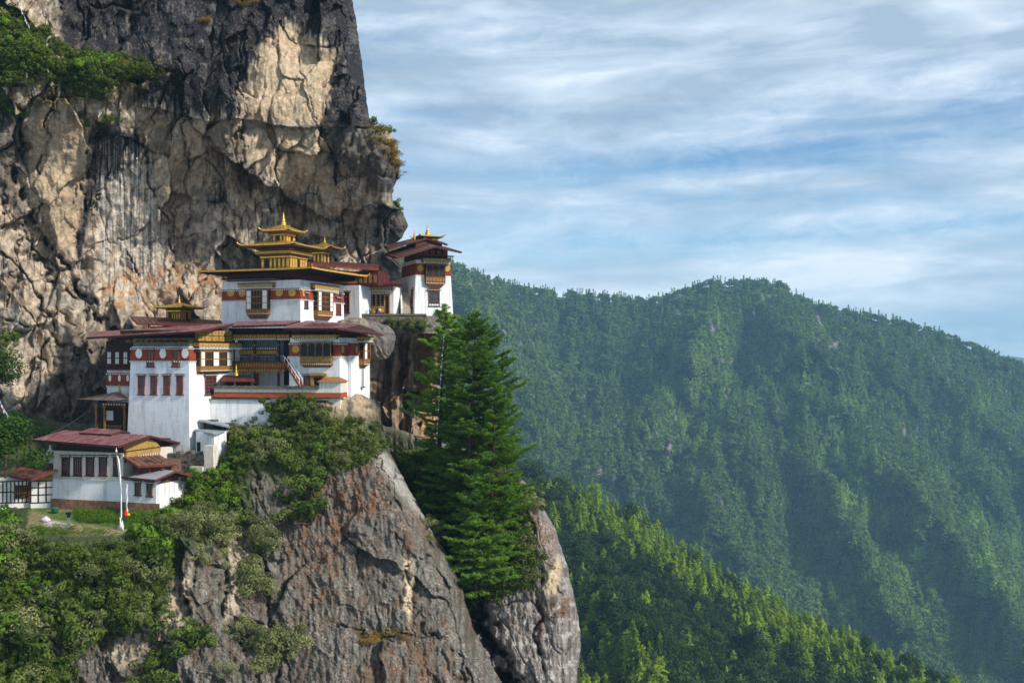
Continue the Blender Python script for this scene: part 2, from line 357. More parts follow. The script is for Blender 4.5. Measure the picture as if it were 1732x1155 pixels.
TAN = (0.46, 0.37, 0.275); BRN = (0.17, 0.125, 0.088); GRY = (0.20, 0.185, 0.17); VARN_SHADE = (0.019, 0.017, 0.020)
WARP = {}
def crack(U, V, pts, w, dep):
    key = (U.shape, float(U[0, 0]), float(U[-1, -1]), float(V[-1, 0]), float(V[V.shape[0]//2, V.shape[1]//2]))
    if key not in WARP: WARP[key] = (U+14*fbm(U/38, V/38, 3, 4), V+14*fbm(U/38, V/38, 8, 4), 0.25+0.75*sstep(-0.25, 0.25, fbm(U/24, V/24, 44, 3)))
    wx, wy, a = WARP[key]; d, t = seg_dist(wx, wy, pts)
    return 0.75*dep*a*np.exp(-(d/(w*0.62))**2)
A_CRACKS = [([(-20, 150), (40, 190), (30, 300), (60, 390), (110, 450), (165, 530), (200, 570)], 8, 5.0),
            ([(225, 215), (252, 275), (262, 330), (288, 400), (290, 480)], 3.5, 2.6),
            ([(152, 222), (140, 330), (130, 435)], 6, 2.6), ([(310, 185), (320, 350), (315, 360)], 3.5, 2.4),
            ([(0, 340), (50, 420), (90, 470), (150, 520)], 4, 2.5), ([(0, 430), (50, 470), (90, 560), (60, 620)], 4, 3.0),
            ([(410, 200), (415, 270), (420, 290)], 3, 2.2), ([(365, 310), (385, 360), (380, 420)], 4, 2.2),
            ([(545, 215), (565, 260), (568, 320)], 4, 2.8), ([(480, 40), (500, 75), (560, 80), (575, 55)], 3, 1.8),
            ([(130, 435), (200, 400), (250, 380)], 2.5, 1.0), ([(620, 470), (600, 400), (560, 360)], 6, 3.0), ([(640, 360), (632, 420), (625, 470)], 4, 2.5),
            ([(345, 200), (350, 270), (375, 300)], 3, 1.6), ([(60, 440), (130, 470), (150, 540)], 3, 1.8), ([(0, 540), (70, 560), (130, 600)], 5, 2.5), ([(575, 60), (568, 140), (548, 212)], 3, 1.6)]
rv_ = random.Random(19); V_CRACKS = []
for i in range(18):
    u_, v_ = rv_.uniform(5, 590), rv_.uniform(20, 470); L_ = rv_.uniform(60, 190); s_ = rv_.uniform(-0.30, 0.30); V_CRACKS.append(([(u_, v_), (u_+s_*L_*0.5+rv_.uniform(-6, 6), v_+L_*0.5), (u_+s_*L_, v_+L_)], rv_.uniform(1.8, 3.0), rv_.uniform(1.0, 2.2)))
A_CRACKS += V_CRACKS
def depthA(U, V):
    Y = rbf(U, V, [(-120, -80, 160), (0, 0, 172), (0, 60, 168), (0, 140, 166), (0, 300, 172), (0, 500, 176), (0, 700, 172), (80, 90, 170), (150, 60, 180), (150, 150, 172), (150, 300, 182), (100, 450, 181),
                   (150, 620, 176), (60, 640, 172), (220, 480, 190), (290, 500, 192), (250, 250, 185), (300, 0, 186), (300, 120, 180), (400, 60, 183), (420, 180, 181), (350, 300, 190), (400, 400, 198), (450, 300, 189), (500, 120, 186),
                   (500, 230, 187), (500, 330, 196), (500, 440, 206), (600, 100, 193), (600, 0, 196), (620, 260, 188), (660, 280, 192), (600, 340, 198), (600, 440, 211), (665, 380, 208), (670, 500, 216), (500, 560, 208),
                   (640, 546, 193), (700, 546, 193), (725, 546, 194), (760, 546, 196), (600, 546, 197), (700, 590, 198), (660, 640, 203), (700, 740, 202), (300, 640, 195), (500, 700, 205), (200, 750, 180), (0, 900, 172), (400, 900, 195), (700, 900, 200)])
    wu = U+14*fbm(U/60, V/60, 1, 3); wv = V+14*fbm(U/60, V/60, 2, 3)
    f1, e1 = facets(wu/75, wv/130, 3, 2.2); f2, e2 = facets((wu+0.25*wv)/27, wv/66, 7, 2.4); f3, e3 = facets((wu-0.2*wv)/12, wv/17, 11, 2.2)
    # calm slab faces at left, broken rock in the middle and the cave
    calm = np.maximum(poly(U, V, [(50, 190), (150, 200), (150, 430), (110, 440), (40, 330)], 30), poly(U, V, [(150, 280), (240, 260), (290, 420), (270, 520), (170, 520)], 40))
    calm = np.maximum(calm, poly(U, V, [(440, 90), (570, 90), (550, 210), (415, 205)], 30))
    brk = 1-0.72*calm
    ma = sstep(-0.25, 0.25, fbm(U/45, V/45, 15, 3)); mb = sstep(-0.1, 0.35, fbm(U/25, V/35, 16, 3))
    Y = Y-4.6*f1*brk-2.4*f2*brk*(0.35+0.65*ma)-0.5*f3*brk*mb
    Y = Y+1.2*np.exp(-(e1/0.035)**2)*brk*ma+0.7*np.exp(-(e2/0.035)**2)*brk*mb
    Y = Y-1.6*fbm(U/70, V/110, 20, 4)-0.26*fbm(U/9, V/26, 31, 5)-0.12*np.abs(fbm(U/5, V/7, 41, 4))
    for p, w, dep in A_CRACKS: Y = Y+crack(U, V, p, w, dep)
    # overhang under the black upper mass
    f = interp(U.ravel(), [(200, 168), (240, 180), (300, 192), (345, 205), (410, 201), (480, 214), (545, 217), (600, 214), (660, 216)]).reshape(U.shape)+4*fbm(U/25, V*0, 9, 3)
    m = sstep(215, 260, U)*np.where(U > 540, 0.35, 1.0); d = V-f
    Y = Y+m*np.where(d > 0, 1.2*np.exp(-np.clip(d, 0, 500)/30), -1.6*np.exp(-np.clip(-d, 0, 500)/40))
    # roof of the cave above the gilded temple
    g = interp(U.ravel(), [(340, 235), (380, 262), (420, 292), (470, 322), (520, 352), (560, 372), (600, 352), (640, 346), (690, 356)]).reshape(U.shape)+10*fbm(U/22, V*0, 19, 4)
    m = sstep(345, 420, U); d = V-g
    Y = Y+m*np.where(d > 0, 7.5*np.exp(-np.clip(d, 0, 500)/75), -2.5*np.exp(-np.clip(-d, 0, 500)/30))
    # green shelf at upper left
    d, _ = seg_dist(U, V, [(-60, 60), (60, 80), (160, 120), (265, 118)]); Y = Y-4.5*np.exp(-(d/38)**2)
    # bulging boulder beside the terrace wall
    # fluted wall below the terrace
    m = poly(U, V, [(640, 600), (730, 545), (730, 900), (650, 900)], 20); Y = Y-m*1.3*np.sin(U/5.5+2.5*fbm(U/30, V/60, 5, 3))
    return Y
def colourA(U, V, Y):
    n1 = fbm(U/55, V/80, 61, 5); n2 = fbm(U/14, V/20, 62, 5); st = fbm(U/5.5, V/75, 63, 5); n4 = fbm(U/3.2, V/3.8, 64, 3)
    n6 = fbm(U/28, V/30, 66, 5)
    _, e = facets((U+14*fbm(U/60, V/60, 1, 3)+0.25*V)/27, V/66, 7)
    C = np.zeros(U.shape+(3,))+np.array(TAN)
    C = lerp3(C, (0.27, 0.20, 0.14), sstep(-0.15, 0.35, n2)); C = lerp3(C, BRN, 0.7*sstep(0.12, 0.5, n1+0.45*n2)); C = lerp3(C, GRY, 0.6*sstep(0.0, 0.4, fbm(U/40, V/60, 70, 4)))
    C = lerp3(C, (0.50, 0.42, 0.32), 0.6*sstep(0.25, 0.6, n4+0.6*st))
    # tan slabs
    sl = np.maximum(0.75*poly(U+6*n2, V+6*n1, [(235, 195), (345, 212), (410, 215), (545, 224), (600, 300), (560, 340), (500, 325), (440, 280), (385, 262), (330, 300), (300, 400), (262, 300)], 18), np.maximum(poly(U, V, [(62, 190), (150, 215), (148, 330), (128, 430), (105, 440), (45, 300)], 14), poly(U, V, [(440, 70), (480, 45), (572, 82), (566, 160), (545, 213), (412, 203), (405, 170)], 16)))
    C = lerp3(C, (0.46, 0.335, 0.21), 0.75*np.clip(sl-0.5*sstep(0.1, 0.5, st), 0, 1))
    # desert varnish on the black upper mass; cave and alcove shade painted in too
    wv = V+26*st+18*n1; wu = U+10*n2
    dk = poly(wu, wv, [(90, -200), (640, -200), (640, 218), (545, 214), (575, 90), (480, 40), (445, 75), (400, 160), (408, 192), (340, 188), (235, 176), (200, 120), (100, 85)], 16)
    dk = np.maximum(dk, poly(wu, V, [(578, 60), (640, 60), (640, 216), (546, 212)], 10))
    dk = np.maximum(dk, 0.8*poly(wu, wv, [(545, 218), (650, 222), (690, 300), (660, 330), (600, 300), (560, 300)], 22))
    dk = np.maximum(dk, poly(U+3*st, V, [(155, 215), (235, 225), (240, 270), (190, 300), (160, 330), (137, 440), (128, 430), (146, 300)], 8))
    dk = np.maximum(dk, 0.6*poly(wu, wv, [(345, 215), (405, 215), (425, 290), (520, 345), (600, 362), (560, 378), (460, 340), (395, 300)], 14))  # shade under the cave roof, put into the rock colour
    dk = np.maximum(dk, 0.85*poly(wu, V, [(632, 340), (700, 350), (700, 470), (672, 470), (640, 440)], 12))
    dk = np.maximum(dk, 0.7*poly(wu, V, [(-40, 200), (38, 200), (28, 310), (55, 400), (0, 330)], 12))
    dk = np.maximum(dk, 0.6*poly(wu, wv, [(90, 560), (190, 540), (220, 800), (90, 800)], 30))  # alcove shade painted as a darker patch of rock
    C = lerp3(C, VARN_SHADE, np.clip(dk*(1.0-0.12*sstep(0.2, 0.6, n6)), 0, 1))
    C = lerp3(C, (0.11, 0.098, 0.09), dk*0.7*sstep(0.15, 0.5, n4+0.7*n6))
    C = lerp3(C, (0.20, 0.165, 0.125), dk*0.5*sstep(0.42, 0.65, n2+0.5*n1))
    # black runs elsewhere and the white mineral streaks
    C = lerp3(C, (0.05, 0.042, 0.04), (1-dk)*0.85*sstep(0.36, 0.5, st+0.30*n1)*(1-0.7*sl))
    ws = poly(U, V, [(165, 245), (235, 240), (262, 330), (285, 420), (270, 510), (180, 500), (170, 400)], 26)
    C = lerp3(C, (0.62, 0.58, 0.53), ws*0.75*sstep(-0.05, 0.28, fbm(U/3.6, V/90, 71, 4)))
    C = lerp3(C, (0.04, 0.036, 0.036), ws*0.75*sstep(0.12, 0.32, fbm(U/4.2, V/100, 72, 4)+0.0015*(330-V)))
    orr = poly(U+8*n2, V+8*n1, [(170, 470), (260, 455), (380, 445), (385, 480), (250, 520), (190, 530)], 18)
    C = lerp3(C, (0.40, 0.19, 0.07), orr*0.65*sstep(-0.3, 0.3, n2))
    # joints collect dark lichen
    C = lerp3(C, (0.045, 0.038, 0.034), 0.7*np.exp(-(e/0.04)**2)*(1-0.6*sl)*sstep(-0.05, 0.3, n6))
    for p, w, dep in A_CRACKS: C = lerp3(C, (0.035, 0.03, 0.028), np.clip(crack(U, V, p, w*0.7, 1.0), 0, 1)*0.85)
    # hairline joints drawn by dirt
    _, eh = facets((U+9*fbm(U/20, V/20, 91, 3)-0.3*V)/17, V/24+0.2*U/17, 95); _, ek = facets((U+5*fbm(U/9, V/9, 92, 3)+0.5*V)/8, V/11, 97)
    C = lerp3(C, (0.05, 0.04, 0.032), 0.4*(eh < 0.04)*sstep(-0.1, 0.25, n6+0.3*n4)*(1-0.5*sl)+0.4*(ek < 0.05)*sstep(0.1, 0.4, n1+n4*0.5))
    C = lerp3(C, (0.56, 0.45, 0.32), 0.45*(1-dk)*sstep(0.25, 0.5, fbm(U/7, V/10, 93, 4)+0.2*n6))
    # moss and dry grass
    ms = np.maximum(poly(U, V+10*n2, [(612, 212), (650, 215), (678, 260), (672, 310), (655, 270), (640, 240)], 10), poly(U, V+10*n2, [(-60, 20), (40, 20), (130, 90), (270, 105), (270, 130), (190, 180), (-60, 190)], 20))
    C = lerp3(C, (0.17, 0.12, 0.025), ms*0.8*sstep(-0.2, 0.2, n4+n2))
    # orange wall and black flutes below the terrace
    m = poly(U, V, [(630, 590), (760, 540), (760, 900), (640, 900)], 16)
    C = lerp3(C, (0.26, 0.17, 0.11), m*0.9); C = lerp3(C, (0.04, 0.035, 0.035), m*0.9*sstep(0.0, 0.3, fbm(U/9, V/120, 81, 3)+0.012*(700-U)*sstep(640, 670, U)*0.5))
    C = lerp3(C, (0.38, 0.20, 0.09), poly(U, V, [(706, 560), (740, 560), (740, 760), (712, 760)], 10)*0.8)
    bo = np.clip(1-((U-628)/46)**2-((V-572)/40)**2, 0, 1); C = lerp3(C, (0.17, 0.145, 0.12), sstep(0, .2, bo)*0.8); C = lerp3(C, (0.40, 0.30, 0.19), sstep(0.05, .3, bo)*0.7*sstep(0, 30, V-575-0.3*(U-628)))
    return np.clip(C, 0.01, 0.9)
EDGE_A = [(585, -120), (596, 0), (606, 60), (611, 100), (618, 150), (624, 200), (628, 211), (655, 219), (671, 243), (677, 275), (675, 298), (662, 325), (664, 345), (684, 360), (689, 382), (680, 402), (668, 412), (680, 440), (700, 490), (768, 538), (768, 580), (750, 640), (742, 700), (725, 900), (715, 1000)]
cliff = rock('cliff', -130, EDGE_A, -100, 960, 620, 800, depthA, colourA, ROCK, roll=10, rpx=34, seed=2, back=90,
             label='towering overhanging rock face, black above and tan below, behind the monastery')

# ---- front spur carrying the lower buildings
TOP_B = [(-140, 700), (60, 706), (130, 716), (205, 722), (320, 740), (345, 705), (370, 682), (470, 672), (575, 664), (605, 664), (640, 680), (660, 700)]
B_CRACKS = [([(425, 790), (440, 900), (450, 1000), (470, 1155)], 5, 2.5), ([(375, 880), (388, 960), (372, 1040), (410, 1100)], 6, 2.5), ([(655, 765), (700, 840), (735, 930), (690, 960), (700, 1060)], 3, 1.6),
            ([(560, 760), (640, 780), (700, 900), (770, 1010)], 3, 1.2), ([(330, 950), (318, 1030), (330, 1100)], 5, 2.0), ([(570, 1060), (640, 1075), (760, 1080), (800, 1155)], 4, 1.8), ([(640, 960), (780, 1155)], 3, 0.8)]
def depthB(U, V):
    Y = rbf(U, V, [(212, 728, 158), (319, 757, 152.5), (400, 705, 158.5), (458, 708, 157), (88, 858, 144.5), (200, 863, 141.5), (265, 864, 139.8), (302, 853, 143.5), (50, 904, 131), (120, 907, 129.6), (200, 909, 128.8), (300, 902, 130),
                   (60, 880, 137), (150, 885, 135), (250, 884, 134), (50, 960, 127.5), (150, 1000, 125), (0, 905, 132), (0, 1155, 117), (200, 1155, 120), (250, 1000, 126), (350, 850, 142), (400, 780, 150), (345, 815, 148), (330, 765, 153), (380, 754, 155),
                   (430, 760, 149.5), (480, 700, 154), (520, 695, 153), (560, 690, 153.5), (605, 672, 158), (640, 700, 158), (640, 740, 153), (430, 850, 143), (500, 850, 144), (600, 820, 147), (650, 800, 148), (700, 900, 145), (600, 1000, 137),
                   (500, 1000, 136), (700, 1050, 137), (760, 1000, 144), (400, 950, 136), (300, 950, 129), (350, 1050, 127), (450, 1155, 126), (650, 1155, 128), (830, 1155, 135), (-120, 900, 134), (-120, 1155, 117), (0, 1300, 112), (400, 1300, 118), (850, 1300, 128),
                   (0, 850, 147), (50, 851, 146), (0, 780, 160), (60, 780, 161), (130, 725, 168), (200, 730, 163), (150, 800, 159), (100, 800, 160), (250, 800, 155), (250, 760, 158), (290, 790, 157), (250, 840, 147), (-120, 760, 160)], 9)
    garden = poly(U, V, [(40, 850), (320, 850), (330, 905), (40, 908)], 14)
    rk = 1-0.95*garden; rk = rk*(0.35+0.65*sstep(740, 900, V+0.35*(U-330)))
    wu = U+14*fbm(U/60, V/60, 101, 3); wv = V+14*fbm(U/60, V/60, 102, 3)
    f1, e1 = facets((wu-0.35*wv)/80, wv/150, 103, 2.2); f2, e2 = facets((wu-0.35*wv)/34, wv/60, 107, 2.0); f3, e3 = facets(wu/13, wv/20, 111, 2.0)
    ma = sstep(0.0, 0.4, fbm(U/45, V/60, 115, 3))
    Y = Y-rk*(1.9*f1+(0.35+0.7*ma)*f2+0.3*ma*f3)+rk*(0.7*ma*np.exp(-(e1/0.03)**2))
    Y = Y-rk*(1.2*fbm(U/70, V/110, 120, 4)+0.55*fbm(U/9, V/20, 131, 5)+0.35*np.abs(fbm(U/4, V/5.5, 141, 4)))
    for p, w, dep in B_CRACKS: Y = Y+crack(U, V, p, w, dep)*rk
    return Y
def colourB(U, V, Y):
    n1 = fbm(U/60, V/85, 161, 5); n2 = fbm(U/13, V/18, 162, 5); st = fbm(U/6, V/80, 163, 5); n4 = fbm(U/3.0, V/3.2, 164, 3); n5 = fbm(U/26, V/40, 165, 5)
    C = np.zeros(U.shape+(3,))+np.array((0.122, 0.113, 0.094))
    C = lerp3(C, (0.185, 0.168, 0.14), sstep(0.0, 0.4, n2+0.5*n4)); C = lerp3(C, (0.07, 0.052, 0.038), 0.85*sstep(0.0, 0.3, st+0.4*n1))
    rust = np.maximum(poly(U+12*n1, V+20*n2, [(520, 780), (640, 780), (660, 850), (600, 880), (575, 1000), (520, 1030), (500, 900)], 40), 0.8*poly(U+15*n1, V+15*n2, [(640, 1080), (730, 1070), (790, 1160), (620, 1160)], 40))
    rust = np.maximum(rust, 0.6*poly(U, V, [(660, 820), (700, 860), (730, 920), (690, 940)], 20))
    C = lerp3(C, (0.07, 0.06, 0.05), 0.7*sstep(0.12, 0.42, fbm(U/5, V/4, 171, 4))); C = lerp3(C, (0.17, 0.062, 0.02), rust*0.8*sstep(-0.12, 0.22, n4+0.8*n5)); C = lerp3(C, (0.16, 0.07, 0.03), 0.5*sstep(0.25, 0.5, n4+n5))
    C = lerp3(C, (0.33, 0.32, 0.30), 0.6*sstep(0.26, 0.46, n4+0.35*n5)*sstep(-0.2, 0.3, fbm(U/40, V/50, 170, 3)))
    pale = np.maximum(poly(U+5*n2, V, [(385, 900), (425, 880), (430, 960), (400, 1060), (380, 1050)], 12), poly(U+5*n2, V, [(300, 980), (325, 940), (325, 1030), (280, 1100), (200, 1130), (180, 1100)], 14))
    C = lerp3(C, (0.42, 0.34, 0.24), pale*0.8*sstep(-0.35, 0.1, n2)); C = lerp3(C, (0.52, 0.42, 0.28), poly(U+3*n2, V, [(684, 945), (700, 945), (694, 1050), (684, 1030)], 6))
    org = poly(U+6*n2, V+5*n1, [(548, 672), (610, 664), (640, 700), (628, 720), (560, 728), (540, 700)], 12)
    C = lerp3(C, (0.40, 0.29, 0.18), org*0.85*sstep(-0.5, 0.1, n2+0.5*n5)); C = lerp3(C, (0.44, 0.42, 0.38), 0.6*poly(U+3*n4, V, [(615, 700), (640, 745), (720, 850), (770, 930), (755, 930), (690, 850), (640, 790)], 10))
    green = poly(U+10*n2, V+10*n2, [(-140, 700), (330, 735), (360, 672), (520, 672), (560, 700), (640, 705), (650, 760), (600, 790), (500, 830), (430, 800), (430, 900), (320, 930), (260, 1060), (120, 1100), (60, 1300), (-140, 1300)], 22)
    C = lerp3(C, (0.045, 0.062, 0.018), green*0.92)
    g = poly(U+6*n2, V, [(48, 852), (322, 846), (330, 902), (44, 906)], 8); C = lerp3(C, (0.09, 0.16, 0.03), g*0.95)
    dirt = np.maximum(poly(U+4*n2, V+2*n4, [(55, 862), (100, 880), (185, 893), (280, 897), (280, 906), (100, 904), (44, 890)], 6), 0.8*poly(U, V+2*n4, [(80, 856), (205, 863), (205, 870), (80, 864)], 4))
    C = lerp3(C, (0.30, 0.20, 0.12), dirt*0.85*sstep(-0.3, 0.1, n4+0.2)); C = lerp3(C, (0.46, 0.42, 0.37), poly(U, V, [(70, 878), (122, 886), (120, 892), (75, 890)], 4)*0.9)
    for p, w, dep in B_CRACKS: C = lerp3(C, (0.03, 0.026, 0.022), np.clip(crack(U, V, p, w*0.6, 1.0), 0, 1)*0.8)
    return np.clip(C, 0.01, 0.9)
EDGE_B = [(648, 560), (640, 664), (644, 700), (656, 760), (678, 800), (705, 850), (735, 905), (765, 950), (782, 1000), (800, 1060), (826, 1110), (852, 1160), (880, 1310)]
spur = rock('rock_spur', -140, EDGE_B, 655, 1300, 640, 520, depthB, colourB, ROCK, roll=11, rpx=60, top=TOP_B, troll=4, seed=5, back=45,
            label='grey and rust coloured rock spur below the monastery with a grassed shelf')

# ---- second spur to the right, behind the gully and the pines
TOP_C = [(600, 700), (700, 742), (760, 770), (820, 795), (880, 812), (905, 850), (1000, 900)]
def depthC(U, V):
    Y = rbf(U, V, [(880, 830, 167), (930, 900, 161), (965, 1000, 153), (950, 1155, 147), (850, 1155, 147), (800, 1020, 156), (740, 800, 174), (700, 745, 184), (780, 900, 164), (640, 740, 190), (640, 1000, 160), (900, 1000, 154), (850, 900, 164), (900, 1300, 140), (640, 1300, 145)], 10)
    wu = U+12*fbm(U/60, V/60, 201, 3); wv = V+12*fbm(U/60, V/60, 202, 3)
    f1, e1 = facets((wu-0.3*wv)/60, wv/130, 203, 2.2); f2, e2 = facets((wu-0.2*wv)/26, wv/50, 207, 2.0)
    Y = Y-2.2*f1-0.45*f2+0.5*np.exp(-(e1/0.03)**2)-0.5*fbm(U/9, V/20, 231, 5)-0.3*np.abs(fbm(U/4, V/5.5, 241, 4))
    for p, w, dep in C_CRACKS: Y = Y+crack(U, V, p, w, dep)
    return Y
C_CRACKS = [([(775, 930), (800, 1010), (828, 1080), (870, 1180)], 22, 22), ([(880, 840), (905, 920), (915, 1000), (905, 1080), (930, 1160)], 6, 2.5), ([(800, 1040), (850, 1100), (890, 1160)], 4, 1.5), ([(925, 985), (960, 1005)], 3, 1.2)]
def colourC(U, V, Y):
    n1 = fbm(U/50, V/85, 261, 5); n2 = fbm(U/13, V/18, 262, 5); st = fbm(U/6, V/80, 263, 5); n4 = fbm(U/3.0, V/3.2, 264, 3); n5 = fbm(U/26, V/40, 265, 5)
    C = np.zeros(U.shape+(3,))+np.array((0.21, 0.18, 0.155)); C = lerp3(C, (0.11, 0.09, 0.075), sstep(-0.1, 0.3, st+0.4*n1)); C = lerp3(C, (0.40, 0.37, 0.33), 0.7*sstep(0.1, 0.4, n2+n4*0.4))
    rust = np.maximum(poly(U+8*n1, V+14*n2, [(900, 850), (940, 900), (945, 960), (905, 950)], 20), poly(U+8*n1, V+14*n2, [(905, 1010), (965, 1010), (965, 1040), (930, 1050), (910, 1090), (905, 1060)], 16))
    C = lerp3(C, (0.11, 0.05, 0.022), rust*0.85*sstep(-0.15, 0.2, n4+0.6*n5)); C = lerp3(C, (0.50, 0.38, 0.24), poly(U+3*n2, V, [(925, 975), (945, 940), (950, 960), (942, 1005), (925, 1003)], 7)*0.8)
    gr = poly(U+10*n2, V+10*n2, [(600, 700), (780, 760), (890, 815), (905, 850), (885, 900), (905, 990), (880, 1010), (840, 1000), (790, 1040), (740, 1000), (600, 1000)], 20)
    C = lerp3(C, (0.05, 0.058, 0.02), gr*0.9*sstep(-0.5, 0.1, n2))
    for p, w, dep in C_CRACKS: C = lerp3(C, (0.03, 0.026, 0.022), np.clip(crack(U, V, p, w*0.6, 1.0), 0, 1)*0.8)  # darkness of the deep cleft is painted into the rock along the cracks
    return np.clip(C, 0.01, 0.9)
EDGE_C = [(760, 700), (800, 740), (850, 790), (888, 815), (905, 845), (925, 868), (943, 905), (957, 950), (966, 985), (974, 1020), (982, 1070), (980, 1120), (974, 1160), (972, 1310)]
spur2 = rock('rock_outcrop', 600, EDGE_C, 700, 1300, 330, 420, depthC, colourC, ROCK, roll=12, rpx=50, top=TOP_C, troll=8, seed=8, back=60,
             label='smooth grey rock outcrop to the right of the gully with the pines')

# ------------------------------------------------------------------ hills
def hill(name, skyline, vbot, nu, nv, depth, colour, mat_, back, label, usel=None):
    us = np.linspace(skyline[0][0], skyline[-1][0], nu); sv = np.interp(us, [p[0] for p in skyline], [p[1] for p in skyline])
    t = np.linspace(0, 1, nv); V = sv[None, :]+(vbot-sv)[None, :]*t[:, None]; U = np.repeat(us[None, :], nv, 0)
    Y = depth(U, V, V-sv[None, :]); C = colour(U, V, Y)
    X = (U-UC)/F*Y; Z = (VH-V)/F*Y
    k = 6; d = np.linspace(1, 0, k, endpoint=False)[:, None]*back
    # back side: beyond the crest the ground falls away
    yb = Y[:1]+d; sc_ = yb/Y[:1]; xb = X[:1]*sc_; zb = Z[:1]-0.75*d
    X = np.vstack([xb, X]); Y2 = np.vstack([yb, Y]); Z = np.vstack([zb, Z]); C = np.concatenate([np.repeat(C[:1], k, 0), C], 0)
    P = np.stack([X, Y2, Z], -1); idx = np.arange((nv+k)*nu).reshape(nv+k, nu)
    Q = np.stack([idx[:-1, :-1], idx[1:, :-1], idx[1:, 1:], idx[:-1, 1:]], -1).reshape(-1, 4)
    o = np_mesh(name, P.reshape(-1, 3), Q, mat_, C.reshape(-1, 3), smooth=True); tag(o, label, kind='structure')
    sh = Sheet(U, V, Y); sh.P = P[k:]; sh.nf = nv; sh.const_v = False; sh.sv = (us, sv); sh.o = o; return sh
FORESTG = mat_attr('forest_floor', 0.95, 0.3, 0.3, 0.5, 0.4, 0.05)
SKY_M = [(-200, 330), (200, 360), (560, 400), (700, 432), (765, 456), (800, 471), (880, 495), (950, 503), (1040, 511), (1100, 518), (1130, 510), (1190, 487), (1250, 484), (1320, 489), (1350, 509), (1400, 530), (1470, 540), (1540, 557), (1600, 574), (1660, 598), (1732, 626), (1900, 700)]
M_RIDGES = [([(1200, 487), (1190, 560), (1140, 640), (1070, 740), (980, 830)], 90, 190), ([(1320, 490), (1385, 600), (1440, 700), (1540, 830), (1650, 960), (1760, 1100)], 85, 190),
            ([(1500, 550), (1590, 640), (1700, 760), (1800, 840)], 60, 120), ([(1360, 700), (1380, 800), (1450, 930), (1500, 1050)], 60, 100), ([(1230, 700), (1200, 830), (1250, 950)], 60, 90),
            ([(765, 456), (830, 560), (900, 680), (930, 800)], 90, 160), ([(1430, 540), (1560, 690), (1680, 830)], 40, 60)]
def depthM(U, V, dv):
    Y = 2750-1.75*np.clip(dv, 0, 900)-0.25*np.abs(U-1100)*0+np.where(U < 950, -(950-U)*1.5, 0)
    for p, w, a in M_RIDGES:
        d, t = seg_dist(U+25*fbm(U/90, V/90, 5, 3), V, p); Y = Y-1.2*a*np.clip(1-d/w, 0, 1)**1.1*np.clip(dv/60, 0.1, 1)
    Y = Y-150*fbm(U/110, V/190, 301, 4)*np.clip(dv/80, 0.1, 1)-60*np.abs(fbm(U/35, V/70, 302, 4))
    return np.maximum(Y, 1150+0.35*np.clip(V, 0, 1300)*0)
def rockM(U, V):
    return sstep(0.30, 0.42, fbm(U/12, V/26, 312, 4)+0.20*poly(U, V, [(1060, 760), (1180, 720), (1240, 800), (1100, 830)], 60)+0.20*poly(U, V, [(1380, 520), (1430, 600), (1560, 830), (1500, 800), (1400, 640)], 40)-0.10*(V > 900))
def patchM(U, V):  # bright zones paint sunlit slopes into the tint, over random forest patches
    n = fbm(U/30, V/60, 310, 4)
    b = 0.8*poly(U, V, [(1180, 540), (1260, 560), (1240, 700), (1130, 800), (1080, 760), (1150, 640)], 60)
    b = b+0.9*poly(U, V, [(1370, 640), (1450, 700), (1560, 850), (1600, 960), (1540, 960), (1420, 860), (1370, 760)], 50)
    b = b+0.8*poly(U, V, [(1640, 640), (1732, 700), (1732, 740), (1660, 700)], 30)+0.9*poly(U, V, [(1600, 830), (1740, 940), (1740, 1160), (1680, 1100), (1640, 960)], 50)
    b = b+0.7*poly(U, V, [(1470, 860), (1560, 960), (1540, 1060), (1480, 980)], 40)+0.5*poly(U, V, [(780, 480), (880, 540), (900, 640), (820, 600)], 60)
    return np.clip(b*(0.55+1.2*n)+0.35*sstep(0.1, 0.5, n), 0, 1)
def colourM(U, V, Y):
    C = np.zeros(U.shape+(3,))+np.array((0.012, 0.020, 0.010)); C = lerp3(C, (0.04, 0.06, 0.02), patchM(U, V))
    rk = rockM(U, V)
    return lerp3(C, (0.26, 0.23, 0.21), rk*0.7)
mount = hill('mountain', SKY_M, 1260, 540, 300, depthM, colourM, FORESTG, 1500, 'forested mountain with a rounded summit across the valley')
SKY_R = [(200, 480), (500, 600), (700, 700), (800, 755), (880, 806), (960, 846), (1060, 898), (1160, 958), (1250, 1018), (1330, 1068), (1420, 1108), (1500, 1146), (1600, 1190), (1800, 1290)]
def depthR(U, V, dv):
    Y = 860-0.36*(U-880)*0.75-0.95*np.clip(dv, 0, 600); Y = np.maximum(Y, np.where(U < 900, 330.0, 250.0))
    Y = Y-40*fbm(U/90, V/90, 401, 4)*np.clip(dv/60, 0, 1); d, _ = seg_dist(U, V, [(985, 1000), (1050, 1090), (1120, 1200)]); Y = Y-60*np.clip(1-d/70, 0, 1)
    return Y
ridge = hill('near_ridge', SKY_R, 1420, 260, 160, depthR, lambda U, V, Y: np.zeros(U.shape+(3,))+np.array((0.012, 0.018, 0.008)), FORESTG, 500, 'near wooded ridge falling to the right')
